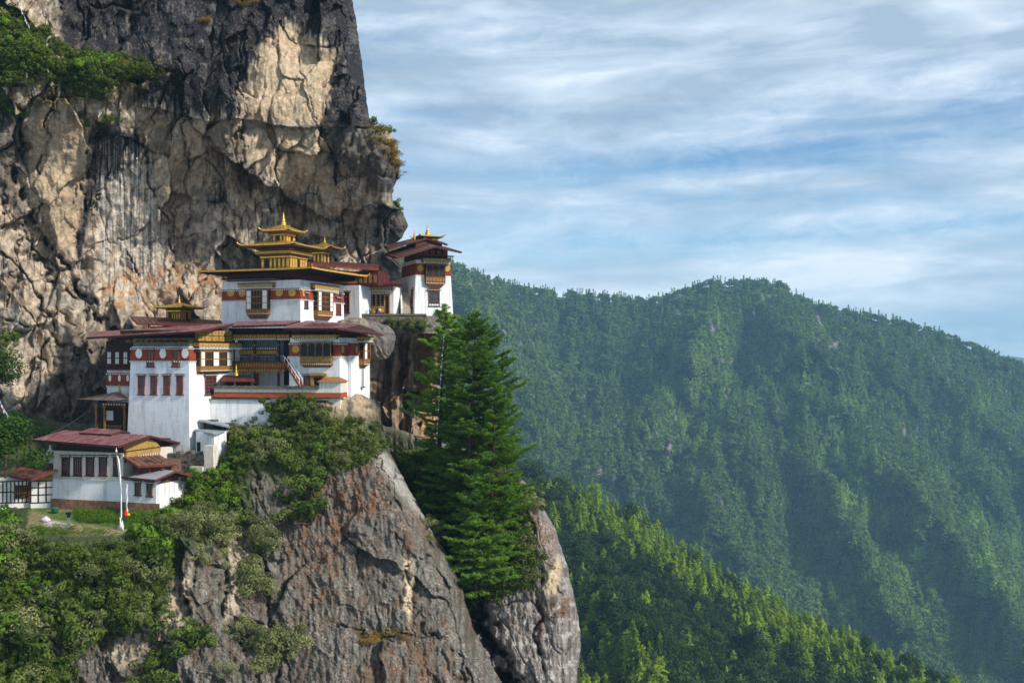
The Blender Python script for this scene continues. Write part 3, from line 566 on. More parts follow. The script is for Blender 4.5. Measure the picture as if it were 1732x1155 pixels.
# far blue hills and the valley floor
SKY_F = [(1300, 640), (1500, 620), (1640, 606), (1690, 601), (1720, 603), (1760, 612), (1900, 622), (2200, 600), (2600, 640)]
farh = hill('distant_hills', SKY_F, 700, 80, 20, lambda U, V, dv: 9000-20*dv+200*fbm(U/60, V/60, 501, 3), lambda U, V, Y: np.zeros(U.shape+(3,))+np.array((0.04, 0.06, 0.04)), FORESTG, 2000, 'faint blue hills on the horizon')
g = MB(); g.add([(-14000, -3000, -1500), (14000, -3000, -1500), (14000, 13500, -1500), (-14000, 13500, -1500)], [(0, 1, 2, 3)])
tag(g.build('ground', mat('valley_ground', (0.05, 0.07, 0.03), 0.95, 0.4, 0.002)), 'valley floor far below', kind='structure')

# ------------------------------------------------------------------ building kit
class Bld:
    def __init__(s, name, label, cat, u, v, Y, yaw, k=0.03, group=None):
        s.o = empty(name, unp(u, v, Y), -yaw, label, cat, group); a = math.radians(yaw); s.k = k
        s.c = s.o.location.copy(); s.lx = Vector((math.cos(a), -math.sin(a), 0)); s.ly = Vector((math.sin(a), math.cos(a), 0))
    def ray(s, u, v): return Vector(((u-UC)/F, 1, (VH-v)/F))
    def hf(s, u, v, y=0.0, k=None):
        k = s.k if k is None else k; r = s.ray(u, v); t = (y+s.c.dot(s.ly)-k*s.c.z)/(r.dot(s.ly)-k*r.z); p = r*t-s.c; return p.dot(s.lx), p.z
    def hs(s, u, v, x=0.0, sg=1, k=None):
        k = s.k if k is None else k; r = s.ray(u, v); t = (x+s.c.dot(s.lx)+sg*k*s.c.z)/(r.dot(s.lx)+sg*k*r.z); p = r*t-s.c; return p.dot(s.ly), p.z
    def F(s, u0, v0, u1, v1, y=0.0):
        um, vm = (u0+u1)/2, (v0+v1)/2; x0 = s.hf(u0, vm, y)[0]; x1 = s.hf(u1, vm, y)[0]; z0 = s.hf(um, v1, y)[1]; z1 = s.hf(um, v0, y)[1]
        return dict(loc=(x0, y+s.k*(z0+z1)/2, z0), deg=0, w=x1-x0, h=z1-z0)
    def S(s, u0, v0, u1, v1, x=0.0):
        um, vm = (u0+u1)/2, (v0+v1)/2; y0 = s.hs(u0, vm, x)[0]; y1 = s.hs(u1, vm, x)[0]; z0 = s.hs(um, v1, x)[1]; z1 = s.hs(um, v0, x)[1]
        return dict(loc=(x-s.k*(z0+z1)/2, y0, z0), deg=90, w=y1-y0, h=z1-z0)
    def L(s, u0, v0, u1, v1, x=0.0):
        um, vm = (u0+u1)/2, (v0+v1)/2; y0 = s.hs(u0, vm, x, -1)[0]; y1 = s.hs(u1, vm, x, -1)[0]; z0 = s.hs(um, v1, x, -1)[1]; z1 = s.hs(um, v0, x, -1)[1]
        return dict(loc=(x+s.k*(z0+z1)/2, y0, z0), deg=-90, w=y0-y1, h=z1-z0)
    def zf(s, v, u=None, y=0.0): return s.hf(u, v, y)[1]
    def body(s, x0, x1, y0, y1, z0, z1, m, name='wall', grow=0.0):
        k = s.k; b = MB(); b.box(x0+k*z0-grow, x1-k*z0+grow, y0+k*z0-grow, y1-k*z0+grow, z0, z1, k*(z1-z0), k*(z1-z0)); return b.build(name, m, s.o)
    def band(s, x0, x1, y0, y1, z0, z1, name='painted_band', dent=True, m=None, cap=None):
        """maroon frieze running round the wall, rows of little blocks above and below"""
        k = s.k; b = MB(); g = 0.06
        b.box(x0+k*z0-g, x1-k*z0+g, y0+k*z0-g, y1-k*z0+g, z0, z1, k*(z1-z0), k*(z1-z0))
        if dent:
            for z in (z0-0.02, z1+0.14):
                a0 = x0+k*z-0.16; a1 = x1-k*z+0.16; c0 = y0+k*z-0.16; c1 = y1-k*z+0.16
                b.m = 1; b.box(a0, a1, c0, c1, z-0.12, z)
                n = max(2, int((a1-a0)/0.42)); b.m = 2
                for i in range(n): xx = a0+(i+0.5)*(a1-a0)/n; b.box(xx-0.09, xx+0.09, c0-0.05, c0+0.1, z-0.3, z-0.10)
                n = max(2, int((c1-c0)/0.42))
                for i in range(n):
                    yy = c0+(i+0.5)*(c1-c0)/n
                    for xa, xb in ((a1-0.1, a1+0.05), (a0-0.05, a0+0.1)): b.box(xa, xb, yy-0.09, yy+0.09, z-0.3, z-0.10)
        return b.build(name, [m or MAROON, WOOD, WPAINT], s.o)
    def put(s, mb, r, name, mats, parent=None, dy=0.0):
        o = mb.build(name, mats, parent or s.o, r['loc'], r['deg']); return o
    def medal(s, r, m, name='medallion', out=0.10):
        b = MB(); b.disc(r['w']/2, r['h']/2, -out, r['w']/2, r['h']/2, 0.07); return s.put(b, r, name, [m])
def slit_win(B, r, deep='dark', lattice=(2, 4), frame=None, sill=True, label=None):
    w, h = r['w'], r['h']; b = MB(); j = min(0.16, w*0.16)
    b.m = 0; b.box(0, j, -0.16, 0.1, 0, h); b.box(w-j, w, -0.16, 0.1, 0, h); b.box(j, w-j, -0.16, 0.1, h-0.16, h); b.box(j, w-j, -0.15, 0.1, 0, 0.12)
    nx, nz = lattice
    for i in range(1, nx): x = j+(w-2*j)*i/nx; b.box(x-0.035, x+0.035, -0.10, 0.05, 0.12, h-0.16)
    for i in range(1, nz): z = 0.12+(h-0.28)*i/nz; b.box(j, w-j, -0.09, 0.04, z-0.035, z+0.035)
    # lintel with painted blocks, oversailing the jambs
    b.m = 1; b.box(-0.18, w+0.18, -0.30, 0.05, h+0.002, h+0.10); b.box(-0.28, w+0.28, -0.40, 0.05, h+0.25, h+0.33)
    b.m = 2; n = max(3, int((w+0.3)/0.3))
    for i in range(n): x = -0.15+(w+0.3)*(i+0.5)/n; b.box(x-0.07, x+0.07, -0.36, 0.04, h+0.102, h+0.248)
    if sill: b.m = 1; b.box(-0.15, w+0.15, -0.26, 0.05, -0.12, -0.002)
    o = B.put(b, r, 'window', [frame or MAROON, DARKW, WPAINT])
    p = MB(); p.box(j, w-j, -0.05, -0.02, 0.12, h-0.16); p.build('pane', GLASS, o)
    return o
def arch_face(b, x0, x1, z0, z1, y):
    n = 7; r = (x1-x0)/2; cx = (x0+x1)/2; zs = z1-r*1.15
    pts = [(x0, y, z0), (x1, y, z0)]+[(cx+r*math.cos(math.pi*i/n), y, zs+r*1.15*math.sin(math.pi*i/n)) for i in range(n+1)]
    m = len(pts); b.add(pts+[(p[0], y+0.03, p[2]) for p in pts], [tuple(range(m))]+[(i, m+i, m+(i+1) % m, (i+1) % m) for i in range(m)])
def rabsel(B, r, cells, rows=2, d=0.7, base=0.16, corb=0.14, name='bay_window', wood=None, dark=None, narrow=0.0):
    """projecting timber bay: framed grid of panels and arched lights, painted apron, stepped corbels below"""
    w, h = r['w'], r['h']; wood = wood or OCHRE; b = MB(); zc = h*corb; za = zc+h*base
    b.m = 0; b.box(0, w, -d, 0.1, zc, h-0.12)                        # carcass
    for i in range(4):                                                # corbel steps
        t0 = zc*i/4; b.m = 1 if i % 2 else 0; ins = (0.10+narrow/3)*(4-i); b.box(ins, w-ins, -d*(0.3+0.17*i), 0.1, t0, zc*(i+1)/4-0.003)
    b.m = 3; n = max(4, int(w/0.32))
    for i in range(n): x = (i+0.5)*w/n; b.box(x-0.07, x+0.07, -d-0.06, -d+0.05, zc+0.03, zc+0.03+min(0.16, h*base*0.3))
    b.m = 2; n = max(3, int(w/0.6))
    for i in range(n): x0 = w*i/n+0.08; x1 = w*(i+1)/n-0.08; b.box(x0, x1, -d-0.035, -d+0.02, zc+h*base*0.42, za-0.08)
    b.m = 0; b.box(-0.05, w+0.05, -d-0.09, 0.06, za-0.06, za+0.06); b.box(-0.05, w+0.05, -d-0.09, 0.06, h-0.24, h-0.11)
    tot = sum(c[1] for c in cells); x = 0.10; W_ = w-0.20; zt = h-0.26; zz = [za+0.08+(zt-za-0.08)*i/rows for i in range(rows+1)]
    for kind, cw in cells:
        cw = W_*cw/tot
        for j in range(rows):
            a, c = zz[j]+0.05, zz[j+1]-0.05
            if kind == 'W': b.m = 3; b.box(x+0.05, x+cw-0.05, -d-0.05, -d+0.02, a, c)
            else:
                m = {'L': 2, 'A': 1}[kind]; nn = max(1, int(round(cw/0.5))) if kind == 'L' else 1
                for q in range(nn):
                    b.m = 4; arch_face(b, x+cw*q/nn+0.06, x+cw*(q+1)/nn-0.06, a, c, -d-0.04)
        b.m = 0; b.box(x-0.05, x+0.05, -d-0.11, -d+0.02, za, zt); x += cw
    b.m = 0; b.box(x-0.05, x+0.05, -d-0.11, -d+0.02, za, zt)
    for j in range(1, rows): b.box(0.05, w-0.05, -d-0.10, -d+0.02, zz[j]-0.045, zz[j]+0.045)
    # return faces of the bay
    for (xa, xb) in ((-0.03, 0.03), (w-0.03, w+0.03)):
        b.m = 4
        for j in range(rows): b.box(xa-0.01, xb+0.01, -d+0.12, -0.06, zz[j]+0.08, zz[j+1]-0.08)
    return B.put(b, r, name, [wood, WOOD, mat('carved_apron', (0.36, 0.18, 0.05), 0.7, 0.5, 6), WPAINT, BLACK])
def cornice(B, r, d=0.95, name='cornice', m=None):
    w, h = r['w'], r['h']; b = MB(); b.m = 0; b.box(0, w, -d, 0.1, h*0.28, h)
    b.m = 1; b.box(-0.08, w+0.08, -d-0.09, 0.12, h+0.002, h+0.12); b.box(0.06, w-0.06, -d+0.10, 0.1, h*0.02, h*0.28-0.002)
    b.m = 2; n = max(4, int(w/0.36))
    for i in range(n): x = 0.08+(w-0.16)*(i+0.5)/n; b.box(x-0.075, x+0.075, -d+0.02, 0.0, -h*0.22, h*0.25)
    n = max(2, int(d/0.36))
    b.m = 3; n = max(3, int(w/0.7))
    for i in range(n): x = w*(i+0.5)/n; b.box(x-0.16, x+0.16, -d-0.03, -d+0.02, h*0.45, h*0.8)
    return B.put(b, r, name, [m or YEL, DARKW, WPAINT, GOLDP])
def slab(name, pts, th, mats, parent, seams=0.95, raft=0.9, under=None):
    """pitched roof sheet FL, FR, BR, BL given as (u, v, distance): tin on top, painted fascia, boards and rafters below"""
    p = [unp(*q) if not isinstance(q, Vector) else q for q in pts]; n = (p[1]-p[0]).cross(p[3]-p[0]).normalized()
    if n.z < 0: n = -n
    b = MB(); top = [q+n*th for q in p]; b.m = 0; b.add(top, [(0, 1, 2, 3)]); b.m = 1
    b.add(p+top, [(0, 1, 5, 4), (1, 2, 6, 5), (2, 3, 7, 6), (3, 0, 4, 7)]); b.m = 2; b.add(p, [(3, 2, 1, 0)])
    L = (p[1]-p[0]).length; k = max(2, int(L/seams)); b.m = 0
    for i in range(1, k):
        t = i/k; a = top[0].lerp(top[1], t)+n*0.015; c = top[3].lerp(top[2], t)+n*0.015; b.bar(a, c, 0.07, 0.06, n)
    b.m = 1
    for a, c in ((0, 1), (1, 2), (3, 0)): b.bar(p[a]-n*0.06, p[c]-n*0.06, 0.10, 0.20, n)
    k = max(2, int(L/raft)); b.m = 2
    for i in range(k+1):
        t = (i+0.5)/(k+1); a = p[0].lerp(p[1], t); c = p[3].lerp(p[2], t); b.bar(a.lerp(c, 0.015)-n*0.13, a.lerp(c, 0.98)-n*0.13, 0.13, 0.20, n)
    return b.build(name, mats, parent, world=True)
def pagoda(parent, name, x0, x1, y0, y1, z, h, mats, top=0.12, flare=0.35, th=0.16, con=1.5, tips=True):
    cx, cy = (x0+x1)/2, (y0+y1)/2; hx, hy = (x1-x0)/2, (y1-y0)/2; m = 10; R = 7; b = MB(); per = []
    for e in range(4):
        for i in range(m):
            t = -1+2*i/m; per.append({0: (t, -1, t), 1: (1, t, t), 2: (-t, 1, -t), 3: (-1, -t, -t)}[e])
    N = len(per); vs = []
    def ring(f, zz, g=0.0):
        s = 1-(1-top)*f
        return [(cx+(hx+g)*a*s, cy+(hy+g)*c*s, zz+flare*abs(t)**5*(1-f)**4) for a, c, t in per]
    for r in range(R+1): f = r/R; vs += ring(f, z+h*f**con)
    fs = [(r*N+i, r*N+(i+1) % N, (r+1)*N+(i+1) % N, (r+1)*N+i) for r in range(R) for i in range(N)]+[tuple(R*N+i for i in range(N))]
    b.m = 0; b.add(vs, fs)
    lo = ring(0, z-th); b.m = 1; b.add(lo+ring(0, z-0.002, 0.012), [(i, (i+1) % N, N+(i+1) % N, N+i) for i in range(N)])
    inn = ring(0.72, z-th+0.25); b.m = 2; b.add(lo+inn, [(i, N+i, N+(i+1) % N, (i+1) % N) for i in range(N)]+[tuple(N+i for i in range(N-1, -1, -1))])
    # rafter ends under the eave
    b.m = 3
    for e in range(4):
        L = 2*(hx if e in (0, 2) else hy); k = max(3, int(L/0.55))
        for i in range(k):
            t = (-0.94+1.88*(i+0.5)/k)
            if e == 0: b.box(cx+t*hx-0.06, cx+t*hx+0.06, y0+0.06, y0+hy*0.6, z-th-0.13, z-th+0.0)
            if e == 2: b.box(cx+t*hx-0.06, cx+t*hx+0.06, y1-hy*0.6, y1-0.06, z-th-0.13, z-th+0.0)
            if e == 1: b.box(x1-hx*0.6, x1-0.06, cy+t*hy-0.06, cy+t*hy+0.06, z-th-0.131, z-th+0.001)
            if e == 3: b.box(x0+0.06, x0+hx*0.6, cy+t*hy-0.06, cy+t*hy+0.06, z-th-0.131, z-th+0.001)
    o = b.build(name, mats, parent)
    if tips:
        s = min(0.42, min(hx, hy)*0.10+0.10)
        for a in (-1, 1):
            for c in (-1, 1):
                t = MB(); px, py = cx+a*hx, cy+c*hy; zz = z+flare
                t.tube([(px-a*s*0.4, py-c*s*0.4, zz-0.08), (px+a*s*0.3, py+c*s*0.3, zz+0.02), (px+a*s*0.7, py+c*s*0.7, zz+s*0.55), (px+a*s*0.6, py+c*s*0.6, zz+s*1.1)], [s*0.28, s*0.26, s*0.17, 0.02], 6)
                t.build('corner_ornament', mats[1], o)
    return o
def sertog(parent, x, y, z, h, name='pinnacle'):
    p = [(0.22, 0), (0.24, 0.05), (0.15, 0.09), (0.20, 0.14), (0.21, 0.20), (0.12, 0.26), (0.09, 0.30), (0.15, 0.34), (0.16, 0.38), (0.07, 0.43), (0.10, 0.47), (0.06, 0.52), (0.085, 0.58), (0.05, 0.64), (0.055, 0.72), (0.025, 0.82), (0.004, 1.0)]
    b = MB(); b.lathe(x, y, [(r*h*0.95, z+t*h) for r, t in p], 14); return b.build(name, GOLD, parent)
def lantern(parent, x0, x1, y0, y1, z0, z1, niche=0.9, rows=1, name='lantern_storey'):
    b = MB(); b.m = 0; b.box(x0, x1, y0, y1, z0, z1); H = z1-z0
    for y_, sg in ((y0, -1),):
        n = max(2, int(round((x1-x0)/niche)))
        for i in range(n):
            a = x0+(x1-x0)*i/n+0.17; c = x0+(x1-x0)*(i+1)/n-0.17; b.m = 2 if (i == 1 and n > 3) else 1
            b.box(a, c, y_-0.05, y_+0.02, z0+H*0.12, z0+H*0.72) if b.m == 1 else arch_face(b, a, c, z0+H*0.12, z0+H*0.72, y_-0.05)
            if b.m == 1: b.m = 3; b.disc((a+c)/2, z0+H*0.42, y_-0.055, (c-a)*0.36, H*0.22, 0.03, 12)
            b.m = 0; b.box(a-0.21, a-0.13, y_-0.10, y_+0.02, z0, z0+H*0.8)
    n = max(2, int(round((y1-y0)/niche)))
    for i in range(n):
        a = y0+(y1-y0)*i/n+0.10; c = y0+(y1-y0)*(i+1)/n-0.10; b.m = 2 if i == n//2 else 1
        b.box(x1-0.02, x1+0.05, a, c, z0+H*0.12, z0+H*0.72); b.box(x0-0.05, x0+0.02, a, c, z0+H*0.12, z0+H*0.72)
    b.m = 3; b.box(x0-0.12, x1+0.12, y0-0.12, y1+0.12, z0+H*0.78, z0+H*0.86)
    b.m = 4; n = int((x1-x0+0.4)/0.3)
    for i in range(n): x = x0-0.15+(x1-x0+0.3)*(i+0.5)/n; b.box(x-0.07, x+0.07, y0-0.22, y0, z0+H*0.865, z0+H*0.985)
    n = int((y1-y0+0.4)/0.3)
    for i in range(n): y = y0-0.15+(y1-y0+0.3)*(i+0.5)/n; b.box(x1, x1+0.22, y-0.07, y+0.07, z0+H*0.865, z0+H*0.985)
    return b.build(name, [WOOD, GOLDP, BLACK, GOLD, OCHRE], parent)
ROOFG = [GOLD, GOLD, MAROOND, OCHRE]; ROOFR = [TIND, MAROON, DARKW, MAROOND]

# ------------------------------------------------------------------ the gilded temple (upper centre)
T = Bld('gilded_temple', 'white temple with stacked gilded roofs standing in the mouth of the cave', 'temple', 508, 560, 170, 20, 0.015)
xl = T.hf(375, 520)[0]; Lt = 15.0; zt = T.hf(508, 473)[1]
T.body(xl, 0, 0, Lt, -3, zt, WHITE)
zb0, zb1 = T.hf(508, 506)[1], T.hf(508, 486)[1]; T.band(xl, 0, 0, Lt, zb0+0.15, zb1-0.25)
for u in (391, 410.5, 473, 494.5): T.medal(T.F(u-6, 489, u+6, 501.5), GOLDP)
T.medal(T.S(510.5, 489, 514.5, 501.5), GOLDP)
cornice(T, T.F(408, 480.5, 466, 487)); rabsel(T, T.F(420, 489, 457, 539), [('W', 1), ('L', 2.2), ('W', 1)], rows=3, d=0.7)
cornice(T, T.S(525, 483, 566, 492)); rabsel(T, T.S(530, 492, 556, 542), [('W', 1), ('L', 1), ('L', 1.6), ('W', 1)], rows=4, d=0.9)
slit_win(T, T.S(514.5, 497, 520.5, 521), lattice=(1, 1)); slit_win(T, T.S(568, 505, 576, 532))
a = MB(); a.m = 0; a.box(xl+0.7, -0.7, 0.7, Lt-0.7, zt, zt+2.1)
n = 12
for i in range(n): x = xl+0.9+(-xl-1.8)*i/(n-1); a.m = 1; a.box(x-0.12, x+0.12, -1.0, 0.6, zt+0.3, zt+0.55)
a.m = 2; a.box(xl+2, -4, -1.6, 0.5, zt+0.12, zt+0.24)
a.build('attic', [MAROOND, DARKW, TIND], T.o)
rx0 = T.hf(335, 455, -3, 0)[0]; rx1 = T.hf(527, 452, -3, 0)[0]; rz = T.hf(430, 455, -3, 0)[1]
pagoda(T.o, 'roof', rx0, rx1, -3, Lt+1.5, rz, 0.55, [TIND, GOLDP, MAROOND, DARKW], top=0.5, flare=0.10, th=0.30, con=1.0)
# first gilded storey: find plan from the picture at set-back 2.6 m
c1 = 2.6; ax0 = T.hf(441, 440, c1, 0)[0]; ax1 = T.hf(490, 440, c1, 0)[0]; az0 = rz+0.3; az1 = T.hf(465, 430, c1, 0)[1]; dp = ax1-ax0
lantern(T.o, ax0, ax1, c1, c1+dp*0.95, az0, az1, 0.8)
bm = MB(); e = 0.75; zc_ = T.hf(465, 424, c1-e, 0)[1]; bm.box(ax0-e, ax1+e, c1-e, c1+dp*0.95+e, az1+0.05, zc_); bm.build('gilded_cornice', GOLDP, T.o)
bm = MB(); bm.box(ax0-0.1, ax1+0.1, c1-0.1, c1+dp*0.95+0.1, az1-0.1, zc_+0.9); n = 14
for i in range(n): x = ax0-0.4+(dp+0.8)*i/(n-1); bm.m = 1; bm.box(x-0.08, x+0.08, c1-0.75, c1, zc_+0.15, zc_+0.38); bm.box(ax1, ax1+0.75, c1-0.4+(dp+0.6)*i/(n-1)-0.08, c1-0.4+(dp+0.6)*i/(n-1)+0.08, zc_+0.15, zc_+0.38)
bm.build('bracket_storey', [MAROOND, OCHRE], T.o)
b0 = T.hf(405, 412, c1-2.4, 0)[0]; b1 = T.hf(498, 411, c1-2.4, 0)[0]; bz = T.hf(450, 412.5, c1-2.4, 0)[1]
cxm = (ax0+ax1)/2; hw = max(cxm-b0, b1-cxm)
pagoda(T.o, 'gilded_roof', b0, b1, c1-2.4, c1+dp*0.95+2.2, bz, 1.0, ROOFG, top=0.3, flare=0.14, th=0.22)
c2 = c1+1.0; d0 = T.hf(461, 405, c2, 0)[0]; d1 = T.hf(484, 405, c2, 0)[0]; w2 = d1-d0; dz0 = bz+0.6; dz1 = T.hf(475, 394, c2, 0)[1]
lantern(T.o, d0, d1, c2, c2+w2, dz0, dz1, 0.75)
e0 = T.hf(441, 386, c2-1.3, 0)[0]; e1 = T.hf(489, 386, c2-1.3, 0)[0]; ez = T.hf(465, 388, c2-1.3, 0)[1]
bm = MB()
for i in range(3): g_ = 0.2+0.3*i; bm.m = i % 2; bm.box(d0-g_, d1+g_, c2-g_, c2+w2+g_, dz1+(ez-0.2-dz1)*i/3, dz1+(ez-0.2-dz1)*(i+1)/3-0.003)
bm.build('bracket_storey', [OCHRE, MAROOND], T.o)
top_roof = pagoda(T.o, 'gilded_roof', e0, e1, c2-1.3, c2+w2+1.3, ez, 1.15, ROOFG, top=0.12, flare=0.18, th=0.24, con=1.25)
sertog(T.o, (e0+e1)/2, c2+w2/2, ez+0.95, 2.6)

# ------------------------------------------------------------------ hall behind the gilded temple, red roof and a small gilded lantern
Hh = Bld('rear_hall', 'long red-roofed hall between the gilded temple and the cliff tower', 'hall', 592, 540, 190, 14, 0.01)
Hh.body(-14, 1.5, 1.0, 9, -2, Hh.hf(592, 482)[1], WHITE)
slab('roof', [(505, 447, 188), (640, 456, 190.5), (640, 449, 202), (505, 440, 200)], 0.22, [TIND, MAROON, DARKW], Hh.o)
slab('lower_roof', [(556, 478, 180), (600, 478, 181), (604, 462, 191), (540, 455, 190)], 0.2, [TIND, MAROON, DARKW], Hh.o)
b = MB(); b.box(-9, 5.0, 1.8, 8, Hh.hf(592, 482)[1], Hh.hf(592, 458)[1]); b.m = 1
for i in range(14): x = -8.6+i*1.0; b.box(x-0.3, x+0.3, 1.72, 1.82, Hh.hf(592, 478)[1], Hh.hf(592, 464)[1])
b.build('attic', [MAROOND, OCHRE], Hh.o)
slit_win(Hh, Hh.F(580, 495, 591.5, 529, 1.0), lattice=(2, 5))
q0 = Hh.hf(529, 430, 3, 0)[0]; q1 = Hh.hf(548, 430, 3, 0)[0]; qz0 = Hh.hf(540, 446, 3, 0)[1]; qz1 = Hh.hf(540, 424, 3, 0)[1]
lantern(Hh.o, q0, q1, 3, 3+(q1-q0), qz0, qz1, 0.7)
r0 = Hh.hf(517, 415, 1.6, 0)[0]; r1 = Hh.hf(562, 415, 1.6, 0)[0]; rz_ = Hh.hf(540, 417, 1.6, 0)[1]
bm = MB()
for i in range(2): g_ = 0.3+0.4*i; bm.m = i % 2; bm.box(q0-g_, q1+g_, 3-g_, 3+q1-q0+g_, qz1+0.05+0.25*i, qz1+0.05+0.25*(i+1)-0.003)
bm.build('bracket_storey', [OCHRE, GOLDP], Hh.o)
pagoda(Hh.o, 'gilded_roof', r0, r1, 1.4, 4.6+(q1-q0), max(rz_, qz1+0.7), 0.9, ROOFG, flare=0.15, th=0.2)
sertog(Hh.o, (r0+r1)/2, 3+(q1-q0)/2, max(rz_, qz1+0.7)+0.75, 1.5)

# ------------------------------------------------------------------ small shrine on the terrace, painted door front
Sh = Bld('cliff_shrine', 'small shrine with carved and painted door front on the high terrace', 'shrine', 665, 534, 196, 6, 0.0)
xs0 = Sh.hf(593, 500)[0]; Sh.body(xs0, 0, 0.35, 7, -1.5, Sh.hf(640, 484)[1], WHITE)
slab('roof', [(600, 483, 193.5), (681, 482, 192.5), (676, 473, 203), (606, 472, 203)], 0.25, [TIND, MAROOND, DARKW], Sh.o)
cornice(Sh, Sh.F(605, 484.5, 664, 492), d=0.7)
r = Sh.F(608, 493, 651, 531); w, h = r['w'], r['h']; b = MB(); b.box(0, w, -0.1, 0.5, 0, h)
for i in range(6):
    x = w*(i+0.5)/6; b.m = 4; arch_face(b, x-w*0.055, x+w*0.055, h*0.36, h*0.86, -0.14); b.m = 0; b.box(x+w*0.07, x+w*0.095, -0.2, 0, 0.05, h)
    b.m = 3 if i % 2 else 2
    for z in (0.40, 0.52, 0.64, 0.76): b.box(x+w*0.055, x+w*0.075, -0.22, 0, h*z, h*(z+0.05))
    b.m = [2, 1, 5, 2, 1, 2][i]; b.box(x-w*0.07, x+w*0.07, -0.16, 0, h*0.06, h*0.26)
b.m = 2; b.box(0, w, -0.24, 0, h*0.29, h*0.33); b.m = 3
for i in range(16): x = w*(i+0.5)/16; b.box(x-0.07, x+0.07, -0.3, 0, h*0.88, h*0.95)
Sh.put(b, r, 'carved_front', [OCHRE, MAROON, GOLDP, WPAINT, BLACK, TEAL])
r = Sh.F(651, 500, 659, 531); w, h = r['w'], r['h']; b = MB(); b.box(0, w*0.15, -0.2, 0.5, 0, h); b.box(w*0.85, w, -0.2, 0.5, 0, h); b.box(0, w, -0.2, 0.5, h, h*1.08); b.m = 1; arch_face(b, w*0.15, w*0.85, 0.02, h*0.98, -0.12)
Sh.put(b, r, 'door', [OCHRE, BLACK])
q0 = Sh.hf(625.5, 470, 3, 0)[0]; q1 = Sh.hf(639.5, 470, 3, 0)[0]; zz0 = Sh.hf(632, 477, 3, 0)[1]; zz1 = Sh.hf(632, 461.5, 3, 0)[1]
lantern(Sh.o, q0, q1, 3, 3+q1-q0, zz0, zz1, 0.6); pagoda(Sh.o, 'gilded_roof', q0-1, q1+1, 2, 4+q1-q0, zz1+0.25, 0.5, ROOFG, flare=0.2, th=0.16); sertog(Sh.o, (q0+q1)/2, 3+(q1-q0)/2, zz1+0.65, 1.2)

# ------------------------------------------------------------------ cliff tower
Tw = Bld('cliff_tower', 'tall white tower temple with maroon frieze at the right end of the terrace', 'temple tower', 701, 534, 200, -24, 0.045)
tw = Tw.hf(766.5, 533)[0]; tl = 10.0; tz = Tw.hf(730, 440)[1]
Tw.body(0, tw, 0, tl, -3.0, tz, WHITE)
z0, z1 = Tw.hf(730, 465.5)[1], Tw.hf(730, 446.5)[1]; Tw.band(0, tw, 0, tl, z0, z1, dent=False)
for u in (710.5, 756): Tw.medal(Tw.F(u-5, 448, u+5, 459.5), GOLDP)
cornice(Tw, Tw.F(713, 438, 760, 445), d=1.0)
rabsel(Tw, Tw.F(718, 447, 751, 489), [('A', 1), ('A', 1), ('A', 1)], rows=1, d=0.9, base=0.27, corb=0.2, wood=WOOD, narrow=0.5)
slit_win(Tw, Tw.F(724.5, 492, 743.5, 518), lattice=(4, 3), frame=WOOD)
slit_win(Tw, Tw.L(695.5, 490, 699, 520), lattice=(1, 3)); 
b = MB(); b.box(0.9, tw-0.9, 0.8, tl-0.5, tz, tz+2.6); b.m = 1
for i in range(7): x = 1.0+(tw-2.0)*i/6; b.box(x-0.14, x+0.14, -0.9, 0.9, tz+0.25, tz+0.5)
b.m = 2; b.box(0.4, tw-0.2, -1.3, 0.75, tz+0.75, tz+0.87); b.m = 3
for i in range(5): x = 1.4+(tw-2.8)*i/4; b.box(x-0.45, x+0.45, 0.72, 0.82, tz+1.2, tz+2.0)
b.build('attic', [MAROOND, DARKW, TIND, OCHRE], Tw.o)
# gabled roof, ridge running back, gable towards us
pk = (735.5, 416.5); Yf = 195
slab('roof', [(781, 427.5, 199.5), (735.5, 417.5, 196), (709, 409, 213), (760, 421, 217)], 0.22, [TIND, MAROOND, DARKW], Tw.o)
slab('roof', [(735.5, 417.5, 196), (671, 437, 192), (650, 431, 207), (709, 409, 213)], 0.22, [TIND, MAROOND, DARKW], Tw.o)
slab('upper_roof', [(757, 414.5, 204), (722, 404, 203), (712, 401, 212), (750, 411, 214)], 0.18, [TIND, MAROOND, DARKW], Tw.o)
slab('upper_roof', [(722, 404, 203), (657, 421, 200), (650, 417, 210), (712, 401, 212)], 0.18, [TIND, MAROOND, DARKW], Tw.o)
b = MB(); b.box(1.0, tw-1.6, 2.2, 8, tz+1.6, tz+4.0); b.build('upper_attic', MAROOND, Tw.o)
lq0 = Tw.hf(716, 408, 4.5, 0)[0]; lq1 = Tw.hf(740, 408, 4.5, 0)[0]; lz0 = Tw.hf(728, 414, 4.5, 0)[1]; lz1 = Tw.hf(728, 402, 4.5, 0)[1]
lantern(Tw.o, lq0, lq1, 4.5, 4.5+lq1-lq0, lz0-0.5, lz1, 0.6)
g0 = Tw.hf(709, 399, 3.7, 0)[0]; g1 = Tw.hf(750, 399, 3.7, 0)[0]
pagoda(Tw.o, 'gilded_roof', g0, g1, 3.3, 5.7+lq1-lq0, lz1+0.3, 0.55, ROOFG, flare=0.15, th=0.16); sertog(Tw.o, (g0+g1)/2, 4.5+(lq1-lq0)/2, lz1+0.75, 2.5)
b = MB(); p_ = unp(701, 405, 204)-Tw.c; b.lathe(p_.dot(Tw.lx), p_.dot(Tw.ly), [(0.22, p_.z-0.2), (0.25, p_.z+0.3), (0.2, p_.z+1.1), (0.1, p_.z+1.3), (0.02, p_.z+1.9)], 10); b.build('victory_banner', GOLDP, Tw.o)

